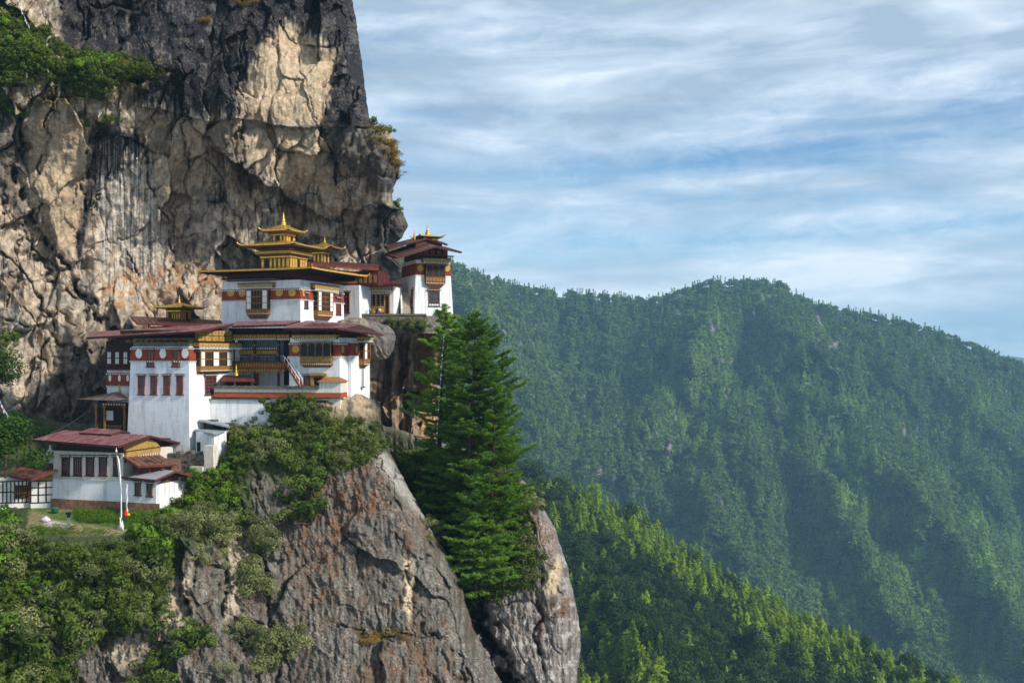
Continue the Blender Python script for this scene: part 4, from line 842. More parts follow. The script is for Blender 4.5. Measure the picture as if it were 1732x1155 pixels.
# big rounded boulder wedged under the terrace
def boulder(name, cen, rad, seed, cols, label, rot=0.0):
    n = 90; th = np.linspace(0.02, np.pi-0.02, n); ph = np.linspace(0, 2*np.pi, 2*n, endpoint=False); T_, P_ = np.meshgrid(th, ph, indexing='ij')
    x, y, z = np.sin(T_)*np.cos(P_), np.sin(T_)*np.sin(P_), np.cos(T_); sq = lambda q: np.sign(q)*np.abs(q)**0.8
    d = 1+0.10*fbm(x*2+z+9, y*2+z*1.5, seed, 5)+0.05*facets(x*2.5+z*2+5, z*3+y, seed, 2)[0]
    X, Y, Z = sq(x)*rad[0]*d, sq(y)*rad[1]*d, sq(z)*rad[2]*d; c, s = math.cos(rot), math.sin(rot); X, Z = X*c-Z*s, X*s+Z*c
    idx = np.arange(n*2*n).reshape(n, 2*n); Q = np.stack([idx[:-1], idx[1:], np.roll(idx, -1, 1)[1:], np.roll(idx, -1, 1)[:-1]], -1).reshape(-1, 4)
    m = sstep(-0.25, 0.15, z+0.4*x+0.25*fbm(x*3, z*3, seed+3, 4)); C = lerp3(np.zeros(x.shape+(3,))+np.array(cols[0]), cols[1], m); C = lerp3(C, cols[2], 0.6*sstep(0.1, 0.4, fbm(x*5+9, z*2+y, seed+7, 4)))
    o = np_mesh(name, np.stack([X+cen[0], Y+cen[1], Z+cen[2]], -1).reshape(-1, 3), Q, ROCK, C.reshape(-1, 3), smooth=True); return tag(o, label, 'boulder')
boulder('boulder', unp(628, 575, 187), (4.3, 5.5, 3.4), 4, [(0.42, 0.32, 0.2), (0.15, 0.13, 0.12), (0.07, 0.06, 0.055)], 'huge rounded grey boulder with a tan underside wedged below the high terrace', -0.35)
boulder('boulder', unp(596, 556, 182), (3.2, 4.5, 1.9), 6, [(0.36, 0.25, 0.15), (0.26, 0.2, 0.15), (0.07, 0.06, 0.055)], 'smaller brown boulder below the white side wall of the gilded temple', 0.1)

# high terrace with its parapet and the stair
def prism_world(name, pts, z0f, mats, parent=None):
    b = MB(); n = len(pts); b.add([tuple(p) for p in pts]+[(p[0], p[1], z0f) for p in pts], [tuple(range(n)), tuple(range(2*n-1, n-1, -1))]+[(i, (i+1) % n, n+(i+1) % n, n+i) for i in range(n)]); return b.build(name, mats, parent)
zt_ = unp(650, 534.5, 194).z
fl = [Vector((unp(606, 534, 192).x, 192, zt_)), Vector((unp(722, 534, 193).x, 193, zt_)), Vector((unp(772, 534, 198).x, 198, zt_)), Vector((unp(770, 534, 216).x, 216, zt_)), Vector((unp(590, 534, 216).x, 216, zt_))]
tag(prism_world('terrace', fl, zt_-3.4, STONE), 'stone paved high terrace carrying the shrine and tower', kind='structure')
b = MB(); b.bar(unp(609, 539, 192), unp(721, 539, 193), 0.5, 1.9); b.m = 1; b.bar(unp(608.5, 533.2, 192), unp(721.5, 533.2, 193), 0.8, 0.16)
tag(b.build('parapet_wall', [STONE, SLATE]), 'low rough stone wall with slab cap edging the high terrace', 'wall')
st = empty('stone_stair', unp(688, 531, 199), 8, 'pale stone stair climbing beside the left face of the tower', 'stair')
b = MB(); n = 14
for i in range(n): b.box(-0.8, 0.75, i*0.42, n*0.42+0.3, i*0.36, (i+1)*0.36-0.004)
b.build('steps', mat('pale_stair_stone', (0.42, 0.37, 0.28), 0.9, 0.3, 3, 0.4), st)
b = MB(); b.add([(-1.15, -0.6, -0.3), (-0.85, -0.6, -0.3), (-0.85, 6.2, -0.3), (-1.15, 6.2, -0.3), (-1.15, -0.6, 1.0), (-0.85, -0.6, 1.0), (-0.85, 6.2, 6.2), (-1.15, 6.2, 6.2)], [(0, 3, 2, 1), (4, 5, 6, 7), (0, 1, 5, 4), (1, 2, 6, 5), (2, 3, 7, 6), (3, 0, 4, 7)]); b.build('side_wall', WHITE, st)

# ------------------------------------------------------------------ great white block (lower left)
A = Bld('white_block', 'tall whitewashed block with four slit windows and white discs on its maroon frieze', 'temple', 320, 690, 152, 20, 0.03)
axl = A.hf(218, 660)[0]; AL = 16.0; azt = A.hf(300, 586)[1]; azb = A.hf(300, 765)[1]
A.body(axl, 0, 0, AL, azb-3, azt, WHITE)
A.band(axl, 0, 0, 3.2, A.hf(300, 609)[1], A.hf(300, 588)[1]-0.1)
for u in (236, 276.5, 314): A.medal(A.F(u-5.5, 589.5, u+5.5, 606), WPAINT, out=0.12)
for u in (246.5, 289.5): slit_win(A, A.F(u+2, 592, u+14, 620, -0.08), lattice=(2, 5))
for u in (234, 255, 277, 299): slit_win(A, A.F(u, 636, u+11, 667), lattice=(2, 5))
slit_win(A, A.S(346, 636, 365, 667), lattice=(3, 5)); rabsel(A, A.S(331.5, 592, 385, 631), [('W', .8), ('L', 1.7), ('W', 1.2), ('L', 1.7), ('W', 1.0)], rows=2, d=0.8, base=0.2, corb=0.08)
cornice(A, A.S(326, 580, 399, 589), d=1.2)
r = A.S(330, 559, 388, 577); b = MB(); w, h = r['w'], r['h']; b.box(0, w, -0.5, 0.3, 0, h); b.m = 1
for i in range(6): b.box(w*i/5-0.04, w*i/5+0.04, -0.56, -0.48, 0, h)
b.box(0, w, -0.56, -0.48, h*0.48, h*0.53); b.m = 2
for i in range(5):
    for j in (0.25, 0.76): b.disc(w*(i+0.5)/5, h*j, -0.5, 0.14, 0.14, 0.05, 10)
A.put(b, r, 'gable_panel', [YEL, DARKW, OCHRE])
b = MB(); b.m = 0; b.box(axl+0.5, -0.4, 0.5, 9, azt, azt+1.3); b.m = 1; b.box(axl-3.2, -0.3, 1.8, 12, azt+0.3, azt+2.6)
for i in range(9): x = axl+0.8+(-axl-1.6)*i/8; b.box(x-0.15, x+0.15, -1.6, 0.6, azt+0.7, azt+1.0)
b.build('attic', [mat('eave_shade_plaster', (0.20, 0.165, 0.12), 0.9, 0.4, 2), DARKW], A.o)  # eave shade is put into this dark attic colour
slab('roof', [(146, 572, 160), (331, 561.5, 148.5), (403, 547.5, 167), (160, 562.5, 178)], 0.16, [TIN, MAROOND, DARKW], A.o)
# rear roof with its own little gilded lantern
R_ = Bld('upper_rear_hall', 'low rear hall with a sloping red roof and one small gilded lantern', 'hall', 330, 560, 176, 20, 0.0)
R_.body(-11, 4, 1.5, 9, -3, R_.hf(330, 551)[1], MAROOND)
slab('roof', [(232, 548, 174), (385, 552, 172), (372, 543, 183), (221, 536, 183)], 0.16, [TIND, MAROON, DARKW], R_.o)
s0 = R_.hf(279, 535, 3, 0)[0]; s1 = R_.hf(306, 535, 3, 0)[0]; sz0 = R_.hf(292, 544, 3, 0)[1]; sz1 = R_.hf(292, 522, 3, 0)[1]
lantern(R_.o, s0+0.25, s1-0.25, 3.2, 3.2+s1-s0-0.5, sz0, sz1, 0.55)
pagoda(R_.o, 'gilded_roof', s0-1.5, s1+1.5, 1.6, 4.6+s1-s0, sz1+0.35, 0.75, ROOFG, flare=0.15, th=0.2)
bm = MB(); bm.box(s0-0.4, s1+0.4, 2.6, 3.6+s1-s0, sz1+0.02, sz1+0.25); bm.build('bracket_storey', OCHRE, R_.o); sertog(R_.o, (s0+s1)/2, 3+(s1-s0)/2, sz1+0.95, 1.7)

# ------------------------------------------------------------------ dark timber wing left of the block
D = Bld('timber_wing', 'narrow wing with dark window gallery and small white discs left of the white block', 'house wing', 222, 666, 162, 20, 0.0)
dx = D.hf(181, 640)[0]; D.body(dx, 0, 0, 8, -8, D.hf(200, 626)[1], WHITE); D.band(dx, 0, 0, 8, D.hf(200, 651)[1], D.hf(200, 632)[1], dent=True)
for u in (187, 203, 217): D.medal(D.F(u-2.2, 634, u+2.2, 645), WPAINT)
r = D.F(181, 577, 222, 626, -0.3); w, h = r['w'], r['h']; b = MB(); b.box(0, w, -0.2, 7, 0, h); b.m = 1
for cx_ in (0.13, 0.46, 0.80):
    for s_ in (-0.04, 0.04):
        for (za_, zb_) in ((0.22, 0.40), (0.43, 0.62)): b.box(w*(cx_+s_)-0.14, w*(cx_+s_)+0.14, -0.26, 0, h*za_, h*zb_)
b.m = 2; b.box(-0.1, w+0.1, -0.4, 0, h*0.18, h*0.21); b.box(-0.1, w+0.1, -0.35, 0, 0.0, h*0.05)
for i in range(14): b.box(w*(i+0.5)/14-0.06, w*(i+0.5)/14+0.06, -0.28, 0, h*0.06, h*0.17)
D.put(b, r, 'window_gallery', [DARKW, WPAINT, MAROOND])

# pavilion on posts with a hipped tin roof
P = Bld('open_pavilion', 'small open timber pavilion with a hipped grey tin roof beside the white block', 'pavilion', 212, 727, 157, 14, 0.0)
b = MB(); b.add([unp(131, 675, 160), unp(190, 677.5, 153), unp(219, 675, 156), unp(190, 671, 167), unp(201, 661.5, 160)], [(0, 1, 4), (1, 2, 4), (2, 3, 4), (3, 0, 4)]); b.m = 1
b.add([unp(131, 676.3, 160), unp(190, 679, 153), unp(219, 676.5, 156), unp(190, 672, 167)], [(0, 1, 2, 3)]); b.build('roof', [mat_tin('pavilion_tin', (0.12, 0.055, 0.045), (0.24, 0.20, 0.20)), DARKW], P.o, world=True)
sertog(P.o, *(lambda q: (q.dot(P.lx), q.dot(P.ly), q.z-0.2))(unp(201.5, 661, 160)-P.c), 1.5)
z_ = P.hf(190, 679, 0, 0)[1]
for u in (162, 176, 210):
    x = P.hf(u, 700, 0, 0)[0]; b = MB(); b.box(x-0.13, x+0.13, 0, 0.26, -1, z_-0.6); b.box(x-0.3, x+0.3, -0.05, 0.3, z_-0.98, z_-0.62); b.build('post', OCHRE, P.o)
r = P.F(173, 680, 213, 690); b = MB(); b.box(0, r['w'], 0.05, 0.3, 0, r['h']); b.m = 1
for i in range(9): x = r['w']*(i+0.5)/9; b.box(x-0.09, x+0.09, -0.1, 0.1, r['h']*0.5, r['h']*0.8)
P.put(b, r, 'beam', [MAROOND, WPAINT])
r = P.F(179, 693, 209, 725, 1.2); b = MB(); w, h = r['w'], r['h']; b.box(0, w, 0, 3, 0, h+1); b.m = 1; b.box(0.15, w*0.42, -0.05, 0, h*0.45, h*0.95); b.m = 2; b.box(w*0.5, w*0.95, -0.05, 0, 0, h*0.95); b.m = 3; b.box(0, w, -0.6, -0.5, h*0.12, h*0.2)
for i in range(10): b.box(w*i/9.5, w*i/9.5+0.08, -0.6, -0.5, 0, h*0.15)
P.put(b, r, 'shop_front', [DARKW, WPAINT, BLACK, OCHRE])

# ------------------------------------------------------------------ courtyard building: right block and balcony wing
Cc = Bld('courtyard_temple', 'white courtyard temple with a timber balcony and a four-arched bay at the cliff edge', 'temple', 574.6, 664, 155.5, 14, 0.012)
cx0 = Cc.hf(489, 630)[0]; ct = Cc.hf(540, 571)[1]; Cc.body(cx0, 0, 0, 12, -4, ct, WHITE)
Cc.band(cx0, 0, 0, 12, Cc.hf(540, 601)[1], Cc.hf(540, 580)[1]-0.1)
b = MB(); by0 = Cc.hs(588, 630)[0]; b.box(-2, 0.55, by0, by0+8, -4, ct-0.02, 0.1, 0.1); b.build('buttress', WHITE, Cc.o)
b = MB(); b.box(-2, 0.63, by0-0.08, by0+8.08, Cc.hf(540, 601)[1], Cc.hf(540, 580)[1]); b.build('painted_band', MAROON, Cc.o)
Cc.medal(Cc.F(494.5, 584, 507, 597), GOLDP); Cc.medal(Cc.S(576, 584, 580.5, 597), GOLDP); Cc.medal(Cc.S(600, 585, 604, 597, 0.58), GOLDP)
cornice(Cc, Cc.F(498, 566.5, 573.5, 573.5)); rabsel(Cc, Cc.F(511, 577, 563.5, 621.5), [('A', 1)]*4, rows=1, d=0.8, base=0.30, corb=0.10, wood=mat('olive_brown_wood', (0.26, 0.15, 0.055), 0.7, 0.4, 3))
slit_win(Cc, Cc.F(514, 636, 525, 652), lattice=(1, 1))
r = Cc.F(527, 632, 552, 652); w, h = r['w'], r['h']; b = MB(); b.m = 0; b.box(0, w*0.2, -0.4, 0.1, 0, h); b.box(w*0.8, w, -0.4, 0.1, 0, h); b.box(-0.15, w+0.15, -0.55, 0.1, h*0.84, h*1.04); b.m = 1; b.box(w*0.2, w*0.8, -0.1, 0, 0, h*0.84); b.m = 2
for i in range(6): b.box(w*(0.12+i*0.13), w*(0.12+i*0.13)+0.15, -0.5, 0, h*0.68, h*0.83)
Cc.put(b, r, 'court_door', [YEL, BLACK, MAROON])
rb = Cc.S(607, 577, 617, 621.5, 0.55); rb['w'] = max(rb['w'], 1.6); rabsel(Cc, rb, [('W', 1), ('L', 1)], rows=2, d=0.9, base=0.2, corb=0.1)
rc = Cc.S(604, 570, 619, 577, 0.55); cornice(Cc, rc, d=1.3)
p_ = Cc.S(611.5, 622, 613, 654, 0.6); b = MB(); b.box(0, 0.12, -0.3, -0.16, 0, p_['h']); b.box(-0.3, 0.5, -0.5, 0, -0.15, -0.001); Cc.put(b, p_, 'downpipe', DARKW)
b = MB(); b.box(cx0+0.3, -0.3, 0.4, 11, ct, ct+1.5); b.m = 1
for i in range(9): x = cx0+0.6+(-cx0-1.2)*i/8; b.box(x-0.13, x+0.13, -1.2, 0.5, ct+0.4, ct+0.65)
b.build('attic', [MAROOND, DARKW], Cc.o)
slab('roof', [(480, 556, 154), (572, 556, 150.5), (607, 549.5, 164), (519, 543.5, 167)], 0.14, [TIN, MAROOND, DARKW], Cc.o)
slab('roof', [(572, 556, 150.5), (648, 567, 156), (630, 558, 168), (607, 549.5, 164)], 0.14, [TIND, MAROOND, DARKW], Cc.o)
# balcony wing set back
wy = 3.2; w0, _ = Cc.hf(388, 610, wy, 0); w1, _ = Cc.hf(489, 610, wy, 0)
def CF(u0, v0, u1, v1, y):
    k = Cc.k; Cc.k = 0.0; r = Cc.F(u0, v0, u1, v1, y); Cc.k = k; return r
Z = lambda v, y: Cc.hf(440, v, y, 0)[1]
b = MB(); b.box(w0, w1-0.02, wy+2.6, wy+6, -4, Z(600, wy+2.6)); b.m = 1; b.box(w0, w1-0.02, wy+2.6, wy+6, Z(600, wy+2.6)+0.003, Z(570, wy)); b.m = 2; b.box(w1-2.2, w1-0.15, wy+2.52, wy+2.62, Z(652, wy), Z(575, wy)); b.build('rear_wall', [WHITE, TEAL, BLACK], Cc.o)
slab('roof', [(393, 552.5, 159), (484, 550, 155.5), (508, 543.5, 166.5), (400, 545, 170)], 0.14, [TIN, MAROOND, DARKW], Cc.o)
cornice(Cc, CF(392, 566, 472, 573.5, wy), d=0.9, m=OCHRE); cornice(Cc, CF(472, 566, 494, 573.5, wy-0.6), d=0.9, m=OCHRE)
b = MB(); b.box(w0, w1, wy-0.2, wy+2.55, Z(573, wy)+0.1, Z(555, wy)); b.build('ceiling_beams', DARKW, Cc.o)
r = CF(392, 612, 482, 622, wy-0.8); w, h = r['w'], r['h']; b = MB(); b.m = 0; b.box(0, w, 0, 3.2, -0.25, 0); b.box(0, w, -0.08, 0.05, 0, h); b.m = 1
for i in range(20): x = w*(i+0.5)/20; b.box(x-0.13, x+0.09, -0.14, 0.0, h*0.12, h*0.70)
b.m = 2
for i in range(18): x = w*(i+0.5)/18; b.box(x-0.1, x+0.1, -0.25, 0.6, -0.62, -0.252)
b.m = 3; b.box(-0.1, w+0.1, -0.14, 0.1, h, h+0.12)
for i in range(7): x = w*i/6; b.box(x-0.06, x+0.06, -0.10, 0.06, h+0.12, h+0.9)
b.box(-0.1, w+0.1, -0.05, 0.05, h+0.55, h+0.62)
Cc.put(b, r, 'balcony', [WOOD, mat('orange_panel_paint', (0.45, 0.16, 0.03), 0.7, 0.4, 3), GOLDP, DARKW])
r = CF(394, 592, 470, 600.5, wy+1.2); w, h = r['w'], r['h']; b = MB(); b.m = 1; b.box(0, w, 0, 0.1, 0, h); b.m = 0
for i in range(24): x = w*(i+0.5)/24; b.box(x-0.11, x+0.11, -0.1, 0, h*0.15, h*0.9)
b.m = 2
for i in range(20): x = w*(i+0.5)/20; b.box(x-0.07, x+0.07, -0.12, 0, h*1.15, h*1.45)
Cc.put(b, r, 'inner_railing', [GOLDP, DARKW, WPAINT])
r = CF(394, 601, 470, 613, wy+1.3); b = MB(); b.box(0, r['w'], 0, 0.1, 0, r['h']); Cc.put(b, r, 'board_panel', TEAL)
for u, v1 in ((431, 654), (471, 654), (395, 630)):
    r = CF(u-1.6, 575, u+1.6, v1, wy-0.4); w, h = r['w'], r['h']; b = MB(); b.box(0, w, -0.15, 0.15, 0, h); b.m = 1
    for i in range(5): b.box(-0.12, w+0.12, -0.22, 0.2, h*(0.08+0.2*i), h*(0.08+0.2*i)+0.14)
    Cc.put(b, r, 'column', [MAROOND, TEAL])
r = CF(432, 631, 436, 652, wy-0.2); b = MB(); b.box(0, r['w'], 0, 0.3, 0, r['h']); Cc.put(b, r, 'red_post', MAROON)
pa = unp(484, 613, 156.5); pb = unp(509, 652, 153.8); b = MB(); sx = Cc.ly*0.55
for sg in (-1, 1): b.bar(pa+sx*sg, pb+sx*sg, 0.14, 0.34)
b.m = 1
for sg in (-1, 1):
    b.bar(pa+sx*sg+Vector((0, 0, 0.95)), pb+sx*sg+Vector((0, 0, 0.95)), 0.09, 0.09)
    for i in range(5): q = pa.lerp(pb, i/4)+sx*sg; b.bar(q, q+Vector((0, 0, 0.95)), 0.07, 0.07, Cc.lx)
b.m = 2
for i in range(12): q = pa.lerp(pb, (i+0.5)/12); b.bar(q-sx, q+sx, 0.25, 0.05)
b.build('stair', [MAROON, WPAINT, OCHRE], Cc.o, world=True)

# courtyard wall
Wl = Bld('courtyard_wall', 'long low white courtyard wall with maroon stripe and stone slab cap', 'wall', 576, 673, 153.6, 9, 0.0)
x0 = Wl.hf(362, 665)[0]; xm = Wl.hf(540, 665)[0]; zA = Wl.hf(450, 658)[1]; zS = Wl.hf(450, 663.5)[1]
b = MB(); b.box(x0, xm-0.003, 0, 0.7, zS+0.003, zA); b.box(xm, 0, 0, 3.0, zS+0.003, Wl.hf(560, 646)[1]); b.build('wall', PLASTER, Wl.o)
b = MB(); b.box(x0-0.04, xm, -0.05, 0.75, 0, zS); b.box(xm+0.003, 0.05, -0.053, 3.05, 0.02, zS); b.build('maroon_stripe', mat('brick_red_paint', (0.36, 0.085, 0.035), 0.9, 0.3, 1.5, 0.3, cfac=(0.35, 0.8)), Wl.o)
b = MB()
for i in range(26): x = x0+(xm-x0)*i/26; t_ = random.uniform(0.02, 0.12); b.box(x, x+(xm-x0)/26-0.02, -0.35-t_, 1.05, zA+0.02, zA+0.2+t_); b.box(x+0.1, x+(xm-x0)/26-0.05, -0.1, 0.8, zA+0.2+t_+0.004, zA+0.42+t_)
b.build('slab_cap', SLATE, Wl.o)
zt2 = Wl.hf(560, 646)[1]; b = MB(); b.add([(xm-0.3, -0.5, zt2+0.02), (0.3, -0.5, zt2+0.02), (0.3, 3.4, zt2+0.05), (xm-0.3, 3.4, zt2+0.05), (xm+0.7, 1.4, zt2+0.75), (-0.7, 1.4, zt2+0.75)], [(0, 3, 2, 1), (0, 1, 5, 4), (1, 2, 5), (2, 3, 4, 5), (3, 0, 4)]); b.build('tiled_cap', TILE, Wl.o)
RW = Bld('retaining_wall', 'plain whitewashed retaining wall under the maroon stripe, shrubs along its foot', 'wall', 575, 690, 154.6, 6, 0.0)
x0 = RW.hf(350, 690)[0]; xr = RW.hf(458, 690)[0]; zt_ = RW.hf(400, 676)[1]
b = MB(); b.box(x0, xr, 0, 1.2, -6, zt_); b.build('wall', WHITE, RW.o)
b = MB(); b.box(xr+0.004, 0, 0.12, 1.4, -3, RW.hf(520, 674)[1]); b.build('stone_base', PLASTER, RW.o)
b = MB(); b.box(x0, xr-0.5, -0.35, 0.9, zt_+0.004, zt_+0.14); b.build('slab_cap', SLATE, RW.o)
Cf = Bld('court_canopy', 'small red canopy roof over the courtyard with a gold finial', 'canopy', 428, 655, 157.6, 10, 0.0)
slab('roof', [(373, 643.5, 157), (430, 643.5, 156.5), (424, 636, 160), (378, 635, 160.5)], 0.12, [TIND, MAROON, DARKW], Cf.o, raft=1.4)
for u in (379, 397, 425): x = Cf.hf(u, 650, 0.4, 0)[0]; b = MB(); b.box(x-0.1, x+0.1, 0.4, 0.6, -0.6, Cf.hf(u, 643, 0.4, 0)[1]-0.1); b.build('post', METAL if u == 397 else MAROON, Cf.o)
b = MB(); b.box(Cf.hf(383, 650, 2, 0)[0], Cf.hf(420, 650, 2, 0)[0], 2, 3, -0.6, Cf.hf(400, 645, 2, 0)[1]); b.build('hearth', mat('soot_dark_plaster', (0.06, 0.05, 0.045), 0.9), Cf.o)
q = unp(399.5, 634.5, 158.5)-Cf.c; sertog(Cf.o, q.dot(Cf.lx), q.dot(Cf.ly), q.z-0.1, 1.9)

# ------------------------------------------------------------------ lower house
Hs = Bld('lower_house', 'long white house with a red tin roof and five windows behind the flag pole', 'house', 268, 862, 139, 16, 0.02)
hx0 = Hs.hf(88, 850)[0]; hxm = Hs.hf(209, 820)[0]; zu = Hs.hf(150, 811)[1]; ztp = Hs.hf(150, 764)[1]
Hs.body(hx0, hxm, 0.0, 12, -4, zu, WHITE); Hs.body(hx0, hxm, 0.03, 11.97, zu+0.004, ztp, CREAM, name='upper_wall')
b = MB(); b.box(hx0-0.02, 0.3, -0.4, 0.0, -2, 0.9, 0, 0.15); b.build('stone_footing', mat('red_earth_stone', (0.30, 0.15, 0.09), 0.95, 0.5, 2, 0.9), Hs.o)
b = MB(); b.box(hx0, hxm, -0.10, 0.2, zu-0.06, zu+0.06); b.build('string_course', CREAM, Hs.o)
for u0, u1 in ((105, 118), (125, 138), (146, 159), (168, 181), (192, 202.5)): slit_win(Hs, Hs.F(u0, 773, u1, 804), lattice=(3, 4), frame=MAROOND)
b = MB(); b.box(hx0+0.3, hxm-0.3, 0.5, 11.5, ztp+0.004, Hs.hf(150, 750)[1]); b.build('attic', DARKW, Hs.o)
yf = -2.2; 
fl = (55, 745, 146.5); fr = (200, 756, 136.5); 
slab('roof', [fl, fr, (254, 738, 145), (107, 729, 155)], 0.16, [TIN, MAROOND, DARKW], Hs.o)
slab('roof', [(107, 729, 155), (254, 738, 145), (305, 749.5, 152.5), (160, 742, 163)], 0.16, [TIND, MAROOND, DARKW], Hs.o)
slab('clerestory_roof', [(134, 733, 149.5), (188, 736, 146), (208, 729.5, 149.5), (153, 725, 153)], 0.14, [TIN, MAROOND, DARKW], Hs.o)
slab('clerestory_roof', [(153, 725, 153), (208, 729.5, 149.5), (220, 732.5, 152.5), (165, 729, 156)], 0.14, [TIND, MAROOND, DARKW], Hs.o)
r = Hs.S(210, 745, 268, 768, hxm+0.05)
b = MB(); w, h = r['w'], r['h']; b.m = 0; b.add([(0, -0.3, h*0.4), (w, -0.3, h*0.4), (w*0.85, -0.3, h*0.85), (w*0.5, -0.3, h*1.35), (0.0, -0.3, h*0.8), (0, 0.1, h*0.4), (w, 0.1, h*0.4), (w*0.85, 0.1, h*0.85), (w*0.5, 0.1, h*1.35), (0, 0.1, h*0.8)], [(0, 1, 2, 3, 4), (9, 8, 7, 6, 5), (0, 5, 6, 1), (1, 6, 7, 2), (2, 7, 8, 3), (3, 8, 9, 4), (4, 9, 5, 0)])
b.m = 1; b.box(-0.2, w+0.1, -0.45, 0.1, h*0.34, h*0.40-0.002)
b.m = 0; b.box(0, w, -0.4, 0.1, 0.0, h*0.34-0.002); b.m = 2; n = 14
for i in range(n): x = w*(i+0.5)/n; b.box(x-0.14, x+0.14, -0.5, 0.1, -h*0.2, -0.004)
b.m = 1; b.box(0, w, -0.3, 0.1, -h*0.42, -h*0.2-0.002); b.m = 2
for i in range(n): x = w*(i+0.5)/n; b.box(x-0.1, x+0.1, -0.42, 0.1, -h*0.38, -h*0.22)
Hs.put(b, r, 'gable_panel', [YEL, DARKW, CREAM])
# porch and annex on the gable side
slab('porch_roof', [(233, 789, 137.5), (298, 786, 142.5), (270, 770.5, 147), (208, 773.5, 140.5)], 0.12, [TINR, FASC, DARKW], Hs.o)
ax1_ = Hs.hf(266, 840, 0, 0)[0]
az_t = Hs.hf(240, 813)[1]
Hs.body(hxm+0.003, ax1_, -0.25, 7.5, -4, az_t, WHITE, name='annex_wall')
for u in (236, 252): x = Hs.hf(u, 800, 0.6, 0)[0]; b = MB(); b.box(x-0.1, x+0.1, 0.6, 0.8, az_t, Hs.hf(u, 789, 0.6, 0)[1]); b.build('porch_post', MAROON, Hs.o)
b = MB(); b.box(hxm+0.2, ax1_-0.6, 2.0, 6.5, az_t, Hs.hf(240, 780, 2, 0)[1]); b.build('porch_wall', mat('weathered_plank', (0.16, 0.09, 0.06), 0.85, 0.5, 2), Hs.o)
for u0, u1, v0, v1 in ((228.5, 238, 816, 837), (248.5, 258, 818, 839)): slit_win(Hs, Hs.F(u0, v0, u1, v1, -0.27), lattice=(2, 4), frame=WOOD)
slab('annex_roof', [(205, 807, 139.5), (263, 812.5, 135.5), (296, 797.5, 140.5), (251, 793, 144)], 0.12, [TING, FASC, DARKW], Hs.o)
slab('annex_roof', [(263, 812.5, 135.6), (296, 797.5, 140.6), (331, 806.5, 145), (300, 819, 141)], 0.10, [TIND, MAROON, DARKW], Hs.o, seams=3) if False else slab('annex_roof', [(251, 793, 144), (296, 797.5, 140.5), (331, 806, 145), (290, 803, 149)], 0.12, [TIND, FASC, DARKW], Hs.o)
r = Hs.S(267, 800, 302, 815, ax1_+0.02); w, h = r['w'], r['h']; b = MB(); b.add([(0, -0.05, 0), (w, -0.05, 0), (w*0.95, -0.05, h*0.6), (w*0.55, -0.05, h*0.95), (0, 0.2, 0), (w, 0.2, 0), (w*0.95, 0.2, h*0.6), (w*0.55, 0.2, h*0.95)], [(0, 1, 2, 3), (7, 6, 5, 4), (0, 4, 5, 1), (1, 5, 6, 2), (2, 6, 7, 3), (3, 7, 4, 0)]); Hs.put(b, r, 'gable_boards', mat('weathered_plank', (0.16, 0.09, 0.06)))

# half-timbered shed at the left edge
Sd = Bld('timber_framed_shed', 'low half-timbered shed with a rust red roof at the left end of the house', 'shed', 52, 851, 143.5, -14, 0.0)
sx1 = Sd.hf(91, 830)[0]; sh_ = Sd.hf(70, 812)[1]; b = MB(); b.box(-0.0, sx1, 0, 5, -1.5, sh_); b.box(-6, -0.01, 0.6, 5, -1.5, sh_); b.build('wall', WPAINT, Sd.o)
b = MB()
for i in range(4): x = sx1*i/3; b.box(x-0.09, x+0.09, -0.06, 0.05, 0, sh_)
for z in (0.05, sh_*0.36, sh_*0.68, sh_-0.1): b.box(-0.1, sx1+0.1, -0.05, 0.05, z-0.08, z+0.08)
for i in range(12): x = -5.9+i*0.52; b.box(x-0.07, x+0.07, 0.54, 0.65, 0, sh_)
for z in (0.1, sh_*0.5, sh_-0.1): b.box(-6, -0.02, 0.55, 0.65, z-0.08, z+0.08)
b.build('timber_frame', DARKW, Sd.o)
b = MB(); b.box(-2.3, -0.5, 0.40, 0.62, sh_*0.22, sh_*0.78); b.m = 1
for i in range(6): b.box(-2.2+i*0.3, -2.12+i*0.3, 0.34, 0.40, sh_*0.25, sh_*0.75)
b.box(-2.4, -0.4, 0.33, 0.45, sh_*0.42, sh_*0.48); b.build('window', [BLACK, OCHRE], Sd.o)
b = MB(); b.box(-0.35, 0.0, -0.04, 0.5, 0, sh_-0.2); b.build('door', MAROOND, Sd.o)
slab('roof', [(18, 806, 142), (53, 812, 140.5), (92, 785, 149), (41, 781, 151)], 0.14, [TINR, FASC, DARKW], Sd.o)
slab('roof', [(53, 812, 140.5), (96, 796, 143), (95, 790, 146.5), (92, 785, 149)], 0.12, [TINR, FASC, DARKW], Sd.o)
b = MB(); b.box(0.1, sx1, 0.05, 0.3, sh_, sh_+0.8); b.build('gable_board', YEL, Sd.o)

